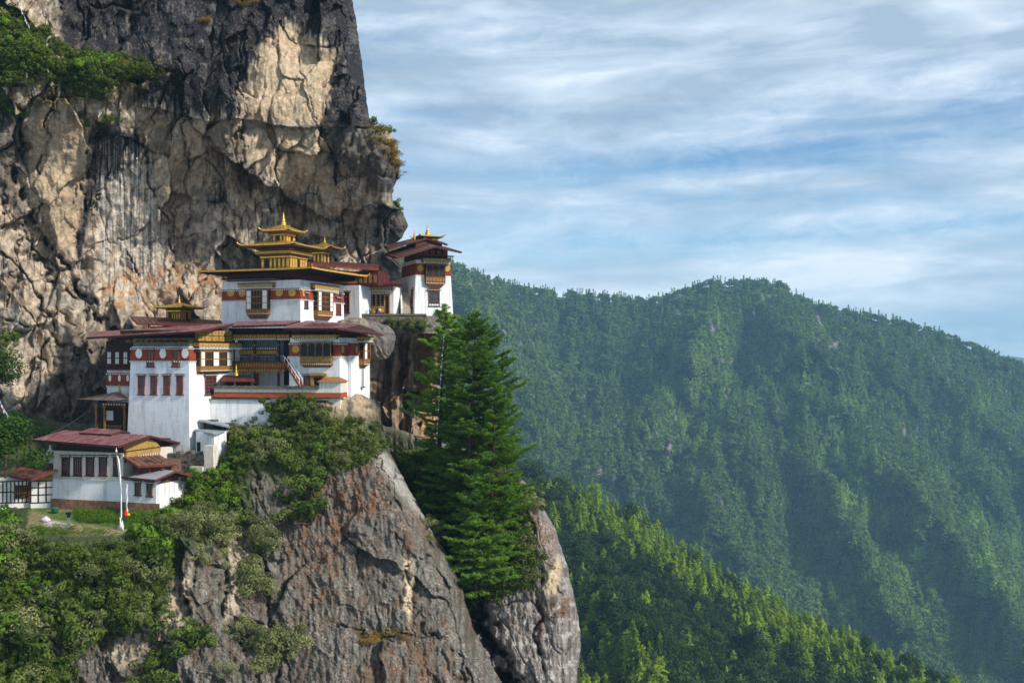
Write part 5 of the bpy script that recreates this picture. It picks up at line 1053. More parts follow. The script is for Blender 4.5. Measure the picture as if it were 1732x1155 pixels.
# small whitewashed store and grey lean-to
St = Bld('white_store', 'small whitewashed store with a flat grey sheet roof on the slope below the great block', 'shed', 362, 754, 150, 22, 0.0)
x0 = St.hf(331, 742)[0]; y1_ = St.hs(383, 740)[0]; zt_ = St.hf(346, 731)[1]; b = MB(); b.box(x0, 0, 0, y1_, -3, zt_); b.build('wall', WHITE, St.o)
b = MB(); b.box(x0+0.25, x0+0.9, -0.05, 0.05, -0.9, 0.5); b.build('doorway', BLACK, St.o)
slab('roof', [(328.5, 727.5, 152.5), (362, 734.5, 149), (386, 728.5, 153.6), (348, 724, 157)], 0.10, [GREYT, GREYT, DARKW], St.o)
Lt_ = Bld('grey_lean_to', 'sagging dark lean-to of grey sheeting above the white store', 'shelter', 385, 724, 154.5, 8, 0.0)
x0 = Lt_.hf(338, 716)[0]; b = MB(); b.box(x0, x0+2.2, 0, 2, -0.5, 1.2); b.box(x0+2.21, 0, 0.8, 2, -0.5, 0.7); b.build('cloth_wall', GREYC, Lt_.o)
slab('roof', [(337, 711, 153.5), (388, 722, 152.5), (385, 716, 157), (336, 706, 158)], 0.08, [GREYT, GREYT, DARKW], Lt_.o)
Ru = Bld('ruined_wall', 'rough dark stone enclosure wall between the lower house and the white store', 'wall', 345, 800, 149, 14, 0.0)
x0 = Ru.hf(284, 780)[0]; b = MB(); random.seed(3)
x = x0
while x < 0:
    z = -2.0; wd = random.uniform(0.5, 0.9)
    while z < Ru.hf(310, 765)[1]+random.uniform(-0.4, 0.1): hh = random.uniform(0.22, 0.4); b.box(x+random.uniform(0, .05), x+wd-0.03, random.uniform(-0.12, 0.0), 0.8, z, z+hh-0.02); z += hh
    x += wd
b.build('stonework', STONE, Ru.o)
b = MB(); b.box(x0, -0.02, 0.05, 0.75, -2, Ru.hf(310, 768)[1]-0.1); b.build('core', STONE, Ru.o)
b = MB(); px0 = Ru.hf(345, 780, -0.6, 0)[0]; px1 = Ru.hf(361, 780, -0.6, 0)[0]; pzt = Ru.hf(350, 756, -0.6, 0)[1]
z = -3.0
while z < pzt: hh = random.uniform(0.3, 0.45); b.box(px0+random.uniform(0, .08), px1-random.uniform(0, .08), -0.6, 0.7, z, z+hh-0.02); z += hh
b.build('pier', PLASTER, Ru.o)
b = MB(); b.box(Ru.hf(321, 795, -1, 0)[0], Ru.hf(342, 795, -1, 0)[0], -1, -0.3, -2, Ru.hf(330, 789, -1, 0)[1]); b.build('white_patch_wall', PLASTER, Ru.o)
# small white shrine left of the house
p_ = unp(85, 785, 156); ch = empty('white_chorten', p_, 0, 'small white domed chorten half hidden behind the left end of the house', 'shrine')
b = MB(); b.box(-0.9, 0.9, -0.9, 0.9, -2, 0.8); b.box(-0.7, 0.7, -0.7, 0.7, 0.803, 1.2); b.build('base', WHITE, ch)
b = MB(); b.lathe(0, 0, [(0.55, 1.203), (0.65, 1.6), (0.5, 2.1), (0.2, 2.35), (0.16, 2.8), (0.02, 3.1)], 12); b.build('dome', WPAINT, ch)

# ------------------------------------------------------------------ things in the garden
def ground_pt(sheet, u, v): q = sheet.at(np.array([float(u)]), np.array([float(v)]))[0]; return Vector((float(q[0]), float(q[1]), float(q[2])))
q = ground_pt(spur, 204, 893); hgt = (893-765)/F*q.y
fp = empty('flag_pole', q, 0, 'tall pole with a long narrow white prayer flag in front of the lower house', 'flag pole')
b = MB(); b.tube([(0, 0, -0.3), (0.0, 0, hgt*0.5), (-0.55, 0, hgt)], [0.045, 0.04, 0.025], 8); b.build('pole', METAL, fp)
b = MB(); n = 40; vs = []; fs = []
for i in range(n+1):
    t = i/n; z = hgt*(0.12+0.84*t); px = -0.55*max(0, (z/hgt-0.5)*2)**1.3; wd = (0.11+0.05*math.sin(t*9))*(1.25 if t > 0.45 else 0.75)*(1 if t < 0.93 else (1-t)/0.07+0.15)
    y = 0.10*math.sin(t*22); vs += [(px+0.05, y*0.3, z), (px+0.05+wd*0.5, y, z-0.04), (px+0.05+wd, y*0.4+0.1, z-0.08)]
for i in range(n): fs += [(3*i, 3*i+1, 3*i+4, 3*i+3), (3*i+1, 3*i+2, 3*i+5, 3*i+4)]
b.add(vs, fs, True); o = b.build('flag', CLOTH, fp); m_ = o.modifiers.new('thickness', 'SOLIDIFY'); m_.thickness = 0.02
b = MB(); b.lathe(-0.55, 0, [(0.12, hgt), (0.16, hgt+0.1), (0.06, hgt+0.3), (0.01, hgt+0.6)], 8); b.build('finial', WPAINT, fp)
b = MB(); b.box(-0.25, 0.2, -0.2, 0.2, -0.5, 0.35); b.box(-0.12, 0.12, -0.12, 0.12, 0.353, 0.7); b.build('base', METAL, fp)
q = ground_pt(spur, 214, 885); h2 = (885-818)/F*q.y
f2_ = empty('thin_flag_pole', q, 0, 'shorter thin pole with a pale flag and red cloth tied at its foot', 'flag pole')
b = MB(); b.tube([(0, 0, -0.3), (0.05, 0, h2)], [0.05, 0.03], 6); b.build('pole', METAL, f2_)
b = MB(); vs = []; fs = []
for i in range(21): t = i/20; z = h2*(0.25+0.75*t); vs += [(0.03, 0, z), (0.22+0.05*math.sin(t*14), 0.08*math.sin(t*17), z-0.1)]
for i in range(20): fs.append((2*i, 2*i+1, 2*i+3, 2*i+2))
b.add(vs, fs, True); o = b.build('flag', CLOTH, f2_); m_ = o.modifiers.new('thickness', 'SOLIDIFY'); m_.thickness = 0.02
b = MB(); b.lathe(0.05, -0.1, [(0.22, 0.9), (0.34, 1.1), (0.25, 1.5), (0.1, 1.8)], 9); b.m = 1; b.lathe(0.35, -0.1, [(0.1, 1.0), (0.3, 1.15), (0.15, 1.4)], 8); b.build('tied_cloth', [mat('red_cloth', (0.6, 0.03, 0.02), 0.9), mat('yellow_cloth', (0.7, 0.45, 0.03), 0.9)], f2_)
q = ground_pt(spur, 117, 889); e_ = empty('standpipe', q, 0, 'waist high post with a black box on top, standing on the garden path', 'post')
b = MB(); b.box(-0.14, 0.14, -0.14, 0.14, -0.3, 1.1, 0.03, 0.03); b.build('post', METAL, e_); b = MB(); b.box(-0.32, 0.22, -0.2, 0.2, 1.45, 1.8); b.box(-0.16, 0.16, -0.16, 0.16, 1.103, 1.447); b.build('box', BLACK, e_)
q = ground_pt(spur, 94, 868); b = MB(); b.lathe(0, 0, [(0.36, 0), (0.48, 0.35), (0.5, 0.62), (0.52, 0.66), (0.44, 0.80), (0.15, 0.90)], 16); o = b.build('garden_tub', mat('green_plastic', (0.02, 0.12, 0.06), 0.5), None, tuple(q)); tag(o, 'small dark green tub with a lid on the lawn by the house wall', 'tub')
q = ground_pt(spur, 78, 883); b = MB(); b.lathe(0, 0, [(0.30, 0), (0.52, 0.2), (0.5, 0.5), (0.3, 0.75), (0.12, 0.85), (0.18, 0.98)], 9, True); o = b.build('sack', mat('pink_white_sack', (0.75, 0.62, 0.78), 0.9, 0.3, 3, 0.6), None, tuple(q)); o.scale = (1.3, 0.9, 0.8); tag(o, 'knotted white and pink sack lying at the start of the garden path', 'sack')
q = ground_pt(spur, 207, 897); b = MB()
for i in range(5): b.tube([(random.uniform(-.3, .3), random.uniform(-.2, .2), 0), (random.uniform(-.2, .2), 0, 0.5), (random.uniform(-.4, .4), 0.1, 0.9+0.2*i)], [0.1, 0.13, 0.03], 6)
tag(b.build('tied_scarves', CLOTH, None, tuple(q)), 'bundle of white scarves tied low at the garden edge below the flag pole', 'scarves')
# wires and flag strings
def string(name, a, c, sag, label, cat, rad=0.03, flags=0, cols=None, fs=1.0):
    n = 24; pts = []
    for i in range(n+1): t = i/n; p = a.lerp(c, t); p.z -= sag*4*t*(1-t); pts.append(p)
    base = pts[0].copy(); e = empty(name, base, 0, label, cat); b = MB(); b.tube([p-base for p in pts], rad, 5); b.build('cord', CLOTH if flags else METAL, e)
    if flags:
        b = MB(); rr = random.Random(5); d = (c-a).normalized()
        for i in range(flags):
            t = (i+0.5)/flags; k = min(int(t*n), n-1); p = pts[k].lerp(pts[k+1], t*n-k)-base; b.m = i % len(cols); w = 0.22*fs; hh = rr.uniform(0.3, 0.5)*fs; o_ = Vector((rr.uniform(-.1, .1), rr.uniform(-.1, .1), 0))
            sd = d*w if abs(d.z) < 0.9 else Vector((w, 0, 0)); nn = Vector((0.0, 0.02, 0)); q_ = [p-sd, p+sd, p+sd+o_-Vector((0, 0, hh)), p-sd+o_-Vector((0, 0, hh))]; b.hexa([x-nn for x in q_]+[x+nn for x in q_])
        b.build('flags', cols, e)
    return e
FC = [CLOTH, CLOTH, mat('blue_flag', (0.10, 0.18, 0.5), 0.9), CLOTH, mat('faded_red_flag', (0.5, 0.12, 0.1), 0.9)]
string('support_wire', unp(86, 732, 150), unp(186, 660, 162), 0.8, 'thin pale wire running up from the house roof to the timber wing', 'wire', 0.012)
string('prayer_flag_string', unp(-5, 668, 140), unp(42, 728, 152), 1.0, 'string of small white prayer flags in front of the left-edge trees', 'prayer flags', 0.03, 22, FC)
string('prayer_flag_string', unp(28, -8, 158), unp(50, 46, 163), 0.4, 'string of white prayer flags hanging at the top left of the cliff', 'prayer flags', 0.02, 12, [CLOTH], 0.6)
string('prayer_flag_string', unp(751, 566, 161), unp(738, 752, 162), -0.8, 'string of white prayer flags hanging down the front of the left pine', 'prayer flags', 0.012, 26, [CLOTH, CLOTH, FC[2], CLOTH, BLACK], 0.42)
string('support_cable', unp(262, 745, 148), unp(335, 718, 151), 0.8, 'slack dark cable between the lower house and the great block', 'wire', 0.012)

# ------------------------------------------------------------------ visitors behind the terrace parapet
SKIN = mat('skin', (0.42, 0.24, 0.16), 0.6, 0.1, 3); HAIR = mat('black_hair', (0.02, 0.016, 0.014), 0.6)
def person(loc, top, legs, ang, label, bag=None):
    root = empty('person', loc, ang, label, 'person', 'visitors at the shrine terrace')
    J = [(0, 0, 0.93), (0, 0.01, 1.12), (0, 0.02, 1.34), (0, 0.0, 1.47), (0, -0.02, 1.53), (0, -0.03, 1.63), (0, -0.02, 1.73)]
    R = [0.135, 0.115, 0.14, 0.075, 0.055, 0.085, 0.07]; E = [(i, i+1) for i in range(6)]
    for sg in (-1, 1):
        b0 = len(J); J += [(sg*0.17, 0.02, 1.40), (sg*0.24, 0.03, 1.14), (sg*0.20, -0.16, 0.94), (sg*0.16, -0.25, 0.90)]; R += [0.055, 0.045, 0.035, 0.03]; E += [(2, b0), (b0, b0+1), (b0+1, b0+2), (b0+2, b0+3)]
        b0 = len(J); J += [(sg*0.09, 0, 0.86), (sg*0.10, -0.01, 0.48), (sg*0.11, 0.03, 0.08), (sg*0.12, -0.12, 0.04)]; R += [0.09, 0.06, 0.045, 0.035]; E += [(0, b0), (b0, b0+1), (b0+1, b0+2), (b0+2, b0+3)]
    me = bpy.data.meshes.new('body'); me.from_pydata(J, E, []); o = bpy.data.objects.new('body', me); COL.objects.link(o); o.parent = root
    m = o.modifiers.new('skin', 'SKIN'); m.use_smooth_shade = True
    for i, r_ in enumerate(R): me.skin_vertices[0].data[i].radius = (r_, r_*0.85)
    me.skin_vertices[0].data[0].use_root = True; s_ = o.modifiers.new('sub', 'SUBSURF'); s_.levels = 1; s_.render_levels = 2; me.materials.append(SKIN)
    b = MB(); b.lathe(0, 0.01, [(0.19, 0.88), (0.18, 1.05), (0.2, 1.30), (0.17, 1.42), (0.08, 1.47)], 14)
    for sg in (-1, 1): b.tube([(sg*0.15, 0.02, 1.41), (sg*0.25, 0.03, 1.14), (sg*0.205, -0.15, 0.95)], [0.08, 0.07, 0.055], 8)
    b.build('jacket', top, root)
    b = MB()
    for sg in (-1, 1): b.tube([(sg*0.085, 0, 0.93), (sg*0.10, -0.01, 0.48), (sg*0.11, 0.03, 0.08)], [0.115, 0.085, 0.065], 10)
    b.build('trousers', legs, root)
    b = MB(); b.lathe(0, 0.005, [(0.06, 1.58), (0.108, 1.63), (0.11, 1.70), (0.085, 1.77), (0.02, 1.80)], 12); o = b.build('hair', HAIR, root)
    if bag: b = MB(); b.box(-0.14, 0.14, 0.14, 0.34, 1.02, 1.42, 0.02, 0.02); b.build('backpack', bag, root)
    return root
cz = unp(650, 534.5, 194).z
PM = lambda n, c: mat(n, c, 0.85, 0.2, 4)
for u, Y, t_, l_, an, lb, bg_ in ((614, 193.2, PM('jacket_red', (0.45, 0.05, 0.04)), PM('trousers_dark', (0.03, 0.03, 0.04)), 20, 'person in a red jacket, leftmost behind the terrace wall', None),
        (626, 193.4, PM('jacket_blue', (0.10, 0.35, 0.55)), PM('trousers_dark', (0.03, 0.03, 0.04)), -30, 'person in a pale blue jacket before the painted shrine front', None),
        (637, 193.1, PM('jacket_black', (0.02, 0.02, 0.025)), PM('trousers_dark', (0.03, 0.03, 0.04)), 160, 'person in black with a backpack, near the shrine door', PM('pack_black', (0.03, 0.03, 0.03))),
        (642.5, 193.7, PM('jacket_cream', (0.65, 0.58, 0.42)), PM('trousers_blue', (0.05, 0.08, 0.18)), 40, 'person in a cream jacket and blue trousers, rightmost on the terrace', None),
        (619.5, 194.3, PM('jacket_white', (0.7, 0.7, 0.7)), PM('trousers_dark', (0.03, 0.03, 0.04)), 200, 'person in a white jacket between the red and the blue one', None)):
    person(Vector((unp(u, 534, Y).x, Y, cz)), t_, l_, an, lb, bg_)

# ------------------------------------------------------------------ vegetation
def rnd_unit(n, rs): a = rs.normal(size=(n, 3)); return a/np.linalg.norm(a, axis=1)[:, None]
def leaves(cen, dirs, ln, wd, rs, nrm=None):
    """one small bent-free leaf quad per centre, long axis along dirs"""
    n = len(cen); d = dirs/np.linalg.norm(dirs, axis=1)[:, None]; r = rnd_unit(n, rs) if nrm is None else nrm
    s = np.cross(d, r); s /= np.linalg.norm(s, axis=1)[:, None]+1e-9; ln = np.broadcast_to(ln, (n,))[:, None]; wd = np.broadcast_to(wd, (n,))[:, None]
    a = cen-d*ln*0.5; b = cen+s*wd*0.5; c = cen+d*ln*0.5; e = cen-s*wd*0.5
    V = np.stack([a, b, c, e], 1).reshape(-1, 3); Q = np.arange(n*4).reshape(n, 4); return V, Q
def tube_np(pts, rad, n=6):
    b = MB(); b.tube(pts, rad, n); return np.array(b.v), b.f
BARK = mat('bark', (0.085, 0.06, 0.045), 0.95, 0.5, 3, 0.9, 6)
def pine_parts(h, r, n_br, seed, needles=26, lo=0.1, tuftlen=0.55, lean=(0, 0), shape=0.62, one_side=None):
    """tall pine: trunk, limbs in uneven whorls, sprays of needles along every limb"""
    rs = np.random.RandomState(seed); tr = MB()
    axis = lambda t: np.array([lean[0]*t+0.15*math.sin(t*5+seed), lean[1]*t+0.1*math.cos(t*4), h*t])
    tr.tube([tuple(axis(i/14)) for i in range(15)], [max(0.02, 0.42*(h/28)*(1-i/14.3)) for i in range(15)], 9)
    cen = []; dr = []; cl = []
    for k in range(n_br):
        t = lo+(1-lo)*(k+rs.rand())/n_br; a = rs.rand()*2*math.pi; prof = (1-t)**shape*min(1.0, 0.45+1.8*(t-lo)); L = r*prof*rs.choice([0.45, 0.7, 0.9, 1.15, 1.35])*rs.uniform(0.85, 1.1)+0.35
        if one_side is not None and rs.rand() < 0.35: a = one_side+rs.normal()*0.9
        p0 = axis(t); up = 0.30-0.55*(1-t)+rs.normal()*0.1; d = np.array([math.cos(a), math.sin(a), up]); droop = 0.06+0.12*(1-t)
        m = 7; pts = [p0+d*L*(i/m)+np.array([0, 0, -droop*L*(i/m)**2*0.6+0.22*L*(i/m)**3]) for i in range(m+1)]
        tr.tube([tuple(p) for p in pts], [max(0.012, 0.07*(L/4)*(1-i/(m+0.6))+0.01) for i in range(m+1)], 4)
        side = np.array([-math.sin(a), math.cos(a), 0]); nt_ = max(3, int(L*5.0))
        shade = rs.rand()
        if rs.rand() < 0.07: continue
        for j in range(nt_):
            s = 0.22+0.80*(j+rs.rand())/nt_; i = min(int(s*m), m-1); p = pts[i]+(pts[i+1]-pts[i])*(s*m-i)
            w = 0.34*L*(1-0.75*s)+0.20; off = side*rs.normal()*w*0.62+np.array([0, 0, rs.normal()*0.10]); c = p+off
            dd = d*0.75+side*np.sign(np.dot(off, side))*0.55+np.array([0, 0, 0.28])
            n_ = needles; q = rs.normal(size=(n_, 3))*np.array([0.25, 0.25, 0.09])*tuftlen*1.4+c; cen.append(q)
            dr.append(dd[None, :]+rs.normal(size=(n_, 3))*0.55); cl.append(np.full(n_, 0.25+0.5*shade)+0.25*rs.rand()+0.18*rs.rand(n_))
    cen = np.concatenate(cen); dr = np.concatenate(dr); cl = np.concatenate(cl)
    nv = rs.normal(size=cen.shape)*0.5+np.array([0, 0, 0.8])+0.5*np.stack([cen[:, 0], cen[:, 1], cen[:, 2]*0], 1)/(np.hypot(cen[:, 0], cen[:, 1])[:, None]+0.5); V, Q = leaves(cen, dr, tuftlen*rs.uniform(0.6, 1.2, len(cen)), 0.11*tuftlen/0.5, rs, nv)
    return tr, V, Q, np.repeat(cl, 4)
PINEG = mat_leaf('pine_needles', (0.030, 0.082, 0.012), (0.22, 0.38, 0.045), trans=0.3)
def pine(loc, h, r, nb, seed, label, **kw):
    e = empty('pine_tree', loc, 0, label, 'tree', 'tall pines beside the cliff'); tr, V, Q, c = pine_parts(h, r, nb, seed, **kw)
    tr.build('trunk', BARK, e); np_mesh('crown', V, Q, PINEG, np.stack([c, c, c], 1), parent=e); return e
pine(unp(741, 835, 168), (835-516)/F*168, 7.0, 120, 21, 'tall dark pine nearest the cliff wall, its top beside the tower', lo=0.18, lean=(1.2, 0), needles=30)
pine(unp(792, 905, 161), (905-533)/F*161, 10.6, 195, 22, 'tallest and broadest pine, reaching out over the valley', lo=0.16, lean=(1.0, 0), one_side=-0.2, needles=30)
pine(unp(775, 860, 170), (860-540)/F*170, 6.5, 110, 26, 'slim pine half hidden behind the two tallest ones', lo=0.22, lean=(0.5, 0))
pine(unp(828, 990, 156.5), (990-650)/F*156.5, 8.2, 150, 23, 'bright green pine low on the right of the clump', lo=0.06, lean=(0.8, 0), one_side=0)
pine(unp(806, 1012, 154), (1012-800)/F*154, 6.6, 120, 24, 'lowest pine at the foot of the clump above the gully', lo=0.05, lean=(0.4, 0))
pine(unp(765, 915, 163), (915-690)/F*163, 5.5, 90, 27, 'short pine in the shade at the left of the clump', lo=0.08)

# ---- prototypes of smaller growth
def clump_mesh(name, mat_, seed, n=700, leaf=0.2, lobes=9, flat=0.75, stems=True, elong=2.2):
    rs = np.random.RandomState(seed); cs = rs.normal(size=(lobes, 3))*np.array([0.42, 0.42, 0.26])+np.array([0, 0, 0.5]); rr = rs.uniform(0.22, 0.42, lobes)
    k = rs.randint(0, lobes, n); u = rnd_unit(n, rs); rad = rr[k]*rs.uniform(0.55, 1.05, n)**0.5; cen = cs[k]+u*rad[:, None]*np.array([1, 1, flat]); cen[:, 2] = np.maximum(cen[:, 2], 0.01)
    nv = u+rs.normal(size=(n, 3))*0.45; d = rs.normal(size=(n, 3))+np.array([0, 0, 0.5]); d -= nv*(d*nv).sum(1)[:, None]/(nv*nv).sum(1)[:, None]; V, Q = leaves(cen, d, leaf*rs.uniform(0.6, 1.3, n), leaf/elong*1.3, rs, nv)
    c = np.repeat(np.clip(rs.rand(lobes)[k]*0.6+0.4*rs.rand(n), 0, 1), 4); mi = np.zeros(len(Q), int)
    if stems:
        b = MB()
        for i in range(lobes): b.tube([(0, 0, -0.35), tuple(cs[i]*np.array([0.5, 0.5, 0.6])), tuple(cs[i])], [0.035, 0.022, 0.008], 4)
        sv = np.array(b.v); sf = [f for f in b.f if len(f) == 4]; Q = np.concatenate([Q, np.array(sf)+len(V)]); V = np.concatenate([V, sv]); c = np.concatenate([c, np.full(len(sv), 0.4)]); mi = np.concatenate([mi, np.ones(len(sf), int)])
    return np_mesh(name, V, Q, [mat_, BARK], np.stack([c, c, c], 1), link=False, mi=mi)
def conifer_mesh(name, mat_, seed, layers=13, per=9, leaf=0.075, wid=0.2, nl=7):
    rs = np.random.RandomState(seed); cen = []; dr = []; cl = []
    for i in range(layers):
        t = 0.08+0.9*i/layers; R = wid*(1-t)**0.8*rs.uniform(0.8, 1.15)
        for j in range(max(3, int(per*(1-0.6*t)))):
            a = rs.rand()*6.283; L = R*rs.uniform(0.6, 1.2); sh = rs.rand()
            for q in range(nl):
                s = rs.uniform(0.25, 1.0); cen.append([math.cos(a)*L*s+rs.normal()*0.012, math.sin(a)*L*s+rs.normal()*0.012, t+0.02-L*s*0.25+rs.normal()*0.010]); dr.append([math.cos(a), math.sin(a), -0.1+rs.normal()*0.4]); cl.append(sh*0.6+0.4*rs.rand())
    for q in range(18): cen.append([rs.normal()*0.006, rs.normal()*0.006, 0.93+0.07*rs.rand()]); dr.append([rs.normal()*0.4, rs.normal()*0.4, 1]); cl.append(0.7)
    cen = np.array(cen); dr = np.array(dr)+rs.normal(size=(len(dr), 3))*0.35; out = np.stack([cen[:, 0], cen[:, 1], np.full(len(cen), 0.06)], 1)/0.1+rs.normal(size=(len(cen), 3))*0.45+np.array([0, 0, 0.4]); V, Q = leaves(cen, dr, leaf*rs.uniform(0.7, 1.3, len(cen)), leaf*0.5, rs, out); c = np.repeat(np.array(cl), 4)
    b = MB(); b.tube([(0, 0, -0.15), (0, 0, 0.5), (0, 0, 0.98)], [0.016, 0.010, 0.002], 5); sv = np.array(b.v); sf = np.array([f for f in b.f if len(f) == 4])
    return np_mesh(name, np.concatenate([V, sv]), np.concatenate([Q, sf+len(V)]), [mat_, BARK], np.repeat(np.concatenate([c, np.full(len(sv), .4)])[:, None], 3, 1), link=False, mi=[0]*len(Q)+[1]*len(sf))
def broad_mesh(name, mat_, seed, n=520, leaf=0.085, lobes=12, wid=0.25):
    rs = np.random.RandomState(seed); cs = np.stack([rs.normal(size=lobes)*wid*0.6, rs.normal(size=lobes)*wid*0.6, rs.uniform(0.42, 0.88, lobes)], 1); cs[:, :2] *= (1.25-cs[:, 2:])*1.3; rr = rs.uniform(0.09, 0.17, lobes)
    k = rs.randint(0, lobes, n); u = rnd_unit(n, rs); cen = cs[k]+u*(rr[k]*rs.uniform(0.5, 1.08, n)**0.5)[:, None]*np.array([1.1, 1.1, 0.8]); nv = u+rs.normal(size=(n, 3))*0.4; d = rs.normal(size=(n, 3)); d -= nv*(d*nv).sum(1)[:, None]/(nv*nv).sum(1)[:, None]
    V, Q = leaves(cen, d, leaf*rs.uniform(0.6, 1.3, n), leaf*0.7, rs, nv); c = np.repeat(np.clip(rs.rand(lobes)[k]*0.6+0.4*rs.rand(n), 0, 1), 4)
    b = MB(); b.tube([(0, 0, -0.15), (0.01, 0, 0.35), (0, 0.01, 0.7)], [0.022, 0.014, 0.004], 5)
    for i in range(lobes): b.tube([(0, 0, 0.3), tuple(cs[i])], [0.010, 0.003], 3)
    sv = np.array(b.v); sf = np.array([f for f in b.f if len(f) == 4])
    return np_mesh(name, np.concatenate([V, sv]), np.concatenate([Q, sf+len(V)]), [mat_, BARK], np.repeat(np.concatenate([c, np.full(len(sv), .4)])[:, None], 3, 1), link=False, mi=[0]*len(Q)+[1]*len(sf))
def sample(polys, n, rs):
    out = []
    for pl, w in polys:
        P = np.array(pl, float); lo, hi = P.min(0), P.max(0); k = int(n*w); u = rs.uniform(lo[0], hi[0], k*6); v = rs.uniform(lo[1], hi[1], k*6); m = poly(u, v, pl, 10) > rs.uniform(0.0, 1.0, len(u)); out.append(np.stack([u[m][:k], v[m][:k]], 1))
    return np.concatenate(out)
def scatter_objs(name, meshes, pts, sizes, rs, label, cat, group, squash=1.0):
    for i, (p, s) in enumerate(zip(pts, sizes)):
        o = bpy.data.objects.new(name, meshes[rs.randint(len(meshes))]); COL.objects.link(o); o.location = p
        o.rotation_euler = (rs.normal()*0.05, rs.normal()*0.05, rs.rand()*6.283); o.scale = (s*rs.uniform(0.85, 1.15), s*rs.uniform(0.85, 1.15), s*squash*rs.uniform(0.85, 1.15)); tag(o, label, cat, group)
def scatter_stuff(name, meshes, pts, sizes, tint, rs, label, asp=None):
    """one object: points carrying copies of a few plants (uncountable growth)"""
    n = len(pts); me = bpy.data.meshes.new(name); me.vertices.add(n); me.vertices.foreach_set('co', np.asarray(pts, np.float32).ravel()); me.update()
    def at(nm, ty, dat, key='value'): a = me.attributes.new(nm, ty, 'POINT'); a.data.foreach_set(key, np.asarray(dat).ravel())
    asp = np.ones(n) if asp is None else asp
    rot = np.stack([rs.normal(size=n)*0.04, rs.normal(size=n)*0.04, rs.rand(n)*6.283], 1).astype(np.float32); sc3 = np.stack([sizes*rs.uniform(.85, 1.15, n)*asp, sizes*rs.uniform(.85, 1.15, n)*asp, sizes], 1).astype(np.float32)
    at('rot', 'FLOAT_VECTOR', rot, 'vector'); at('scl', 'FLOAT_VECTOR', sc3, 'vector'); at('tint', 'FLOAT', np.asarray(tint, np.float32)); kk = rs.randint(0, len(meshes), n).astype(np.int32) if not isinstance(meshes, tuple) else None
    ms = list(meshes) if not isinstance(meshes, tuple) else meshes[0]; kk = kk if kk is not None else np.asarray(meshes[1], np.int32); at('idx', 'INT', kk)
    ng = bpy.data.node_groups.new(name+'_nodes', 'GeometryNodeTree'); ng.interface.new_socket('Geometry', in_out='INPUT', socket_type='NodeSocketGeometry'); ng.interface.new_socket('Geometry', in_out='OUTPUT', socket_type='NodeSocketGeometry')
    gi = ng.nodes.new('NodeGroupInput'); go = ng.nodes.new('NodeGroupOutput'); jn = ng.nodes.new('GeometryNodeJoinGeometry')
    def na(nm, ty): x = ng.nodes.new('GeometryNodeInputNamedAttribute'); x.data_type = ty; x.inputs[0].default_value = nm; return x.outputs['Attribute']
    for i, m in enumerate(ms):
        src = bpy.data.objects.new(m.name+'_source', m)
        oi = ng.nodes.new('GeometryNodeObjectInfo'); oi.inputs['Object'].default_value = src; oi.inputs['As Instance'].default_value = True
        ip = ng.nodes.new('GeometryNodeInstanceOnPoints'); cp = ng.nodes.new('FunctionNodeCompare'); cp.data_type = 'INT'; cp.operation = 'EQUAL'
        ng.links.new(na('idx', 'INT'), cp.inputs[2]); cp.inputs[3].default_value = i
        ng.links.new(gi.outputs[0], ip.inputs['Points']); ng.links.new(cp.outputs[0], ip.inputs['Selection']); ng.links.new(oi.outputs['Geometry'], ip.inputs['Instance'])
        ng.links.new(na('rot', 'FLOAT_VECTOR'), ip.inputs['Rotation']); ng.links.new(na('scl', 'FLOAT_VECTOR'), ip.inputs['Scale']); ng.links.new(ip.outputs[0], jn.inputs[0])
    ng.links.new(jn.outputs[0], go.inputs[0]); o = bpy.data.objects.new(name, me); COL.objects.link(o); md = o.modifiers.new('plants', 'NODES'); md.node_group = ng; tag(o, label, kind='stuff'); return o
rs = np.random.RandomState(77)
SHD = mat_leaf('shrub_leaves', (0.030, 0.055, 0.014), (0.17, 0.23, 0.045)); SHB = mat_leaf('bright_leaves', (0.045, 0.095, 0.012), (0.19, 0.32, 0.035)); SHO = mat_leaf('olive_leaves', (0.07, 0.09, 0.03), (0.29, 0.30, 0.12)); DRY = mat_leaf('dry_moss_leaves', (0.12, 0.085, 0.02), (0.38, 0.25, 0.04))
SHDi = mat_leaf('undergrowth_leaves', (0.024, 0.044, 0.010), (0.16, 0.21, 0.040), inst=True); GRS = mat_leaf('grass_blades', (0.05, 0.10, 0.012), (0.15, 0.24, 0.03), inst=True)
sh_d = [clump_mesh('shrub', SHD, 30+i, 760, 0.19) for i in range(3)]; sh_b = [clump_mesh('shrub', SHB, 40+i, 760, 0.20) for i in range(2)]; sh_o = [clump_mesh('shrub', SHO, 50+i, 800, 0.15, elong=3.0) for i in range(3)]
sh_y = [clump_mesh('moss', DRY, 60+i, 500, 0.13, flat=0.5, elong=3) for i in range(2)]; ug = [clump_mesh('undergrowth', SHDi, 70+i, 420, 0.20, stems=False) for i in range(3)]
gr = [clump_mesh('grass_tuft', GRS, 80+i, 90, 0.35, flat=0.3, stems=False, elong=7) for i in range(2)]
def place(sheet, polys, n): q = sample(polys, n, rs); return sheet.at(q[:, 0], q[:, 1])
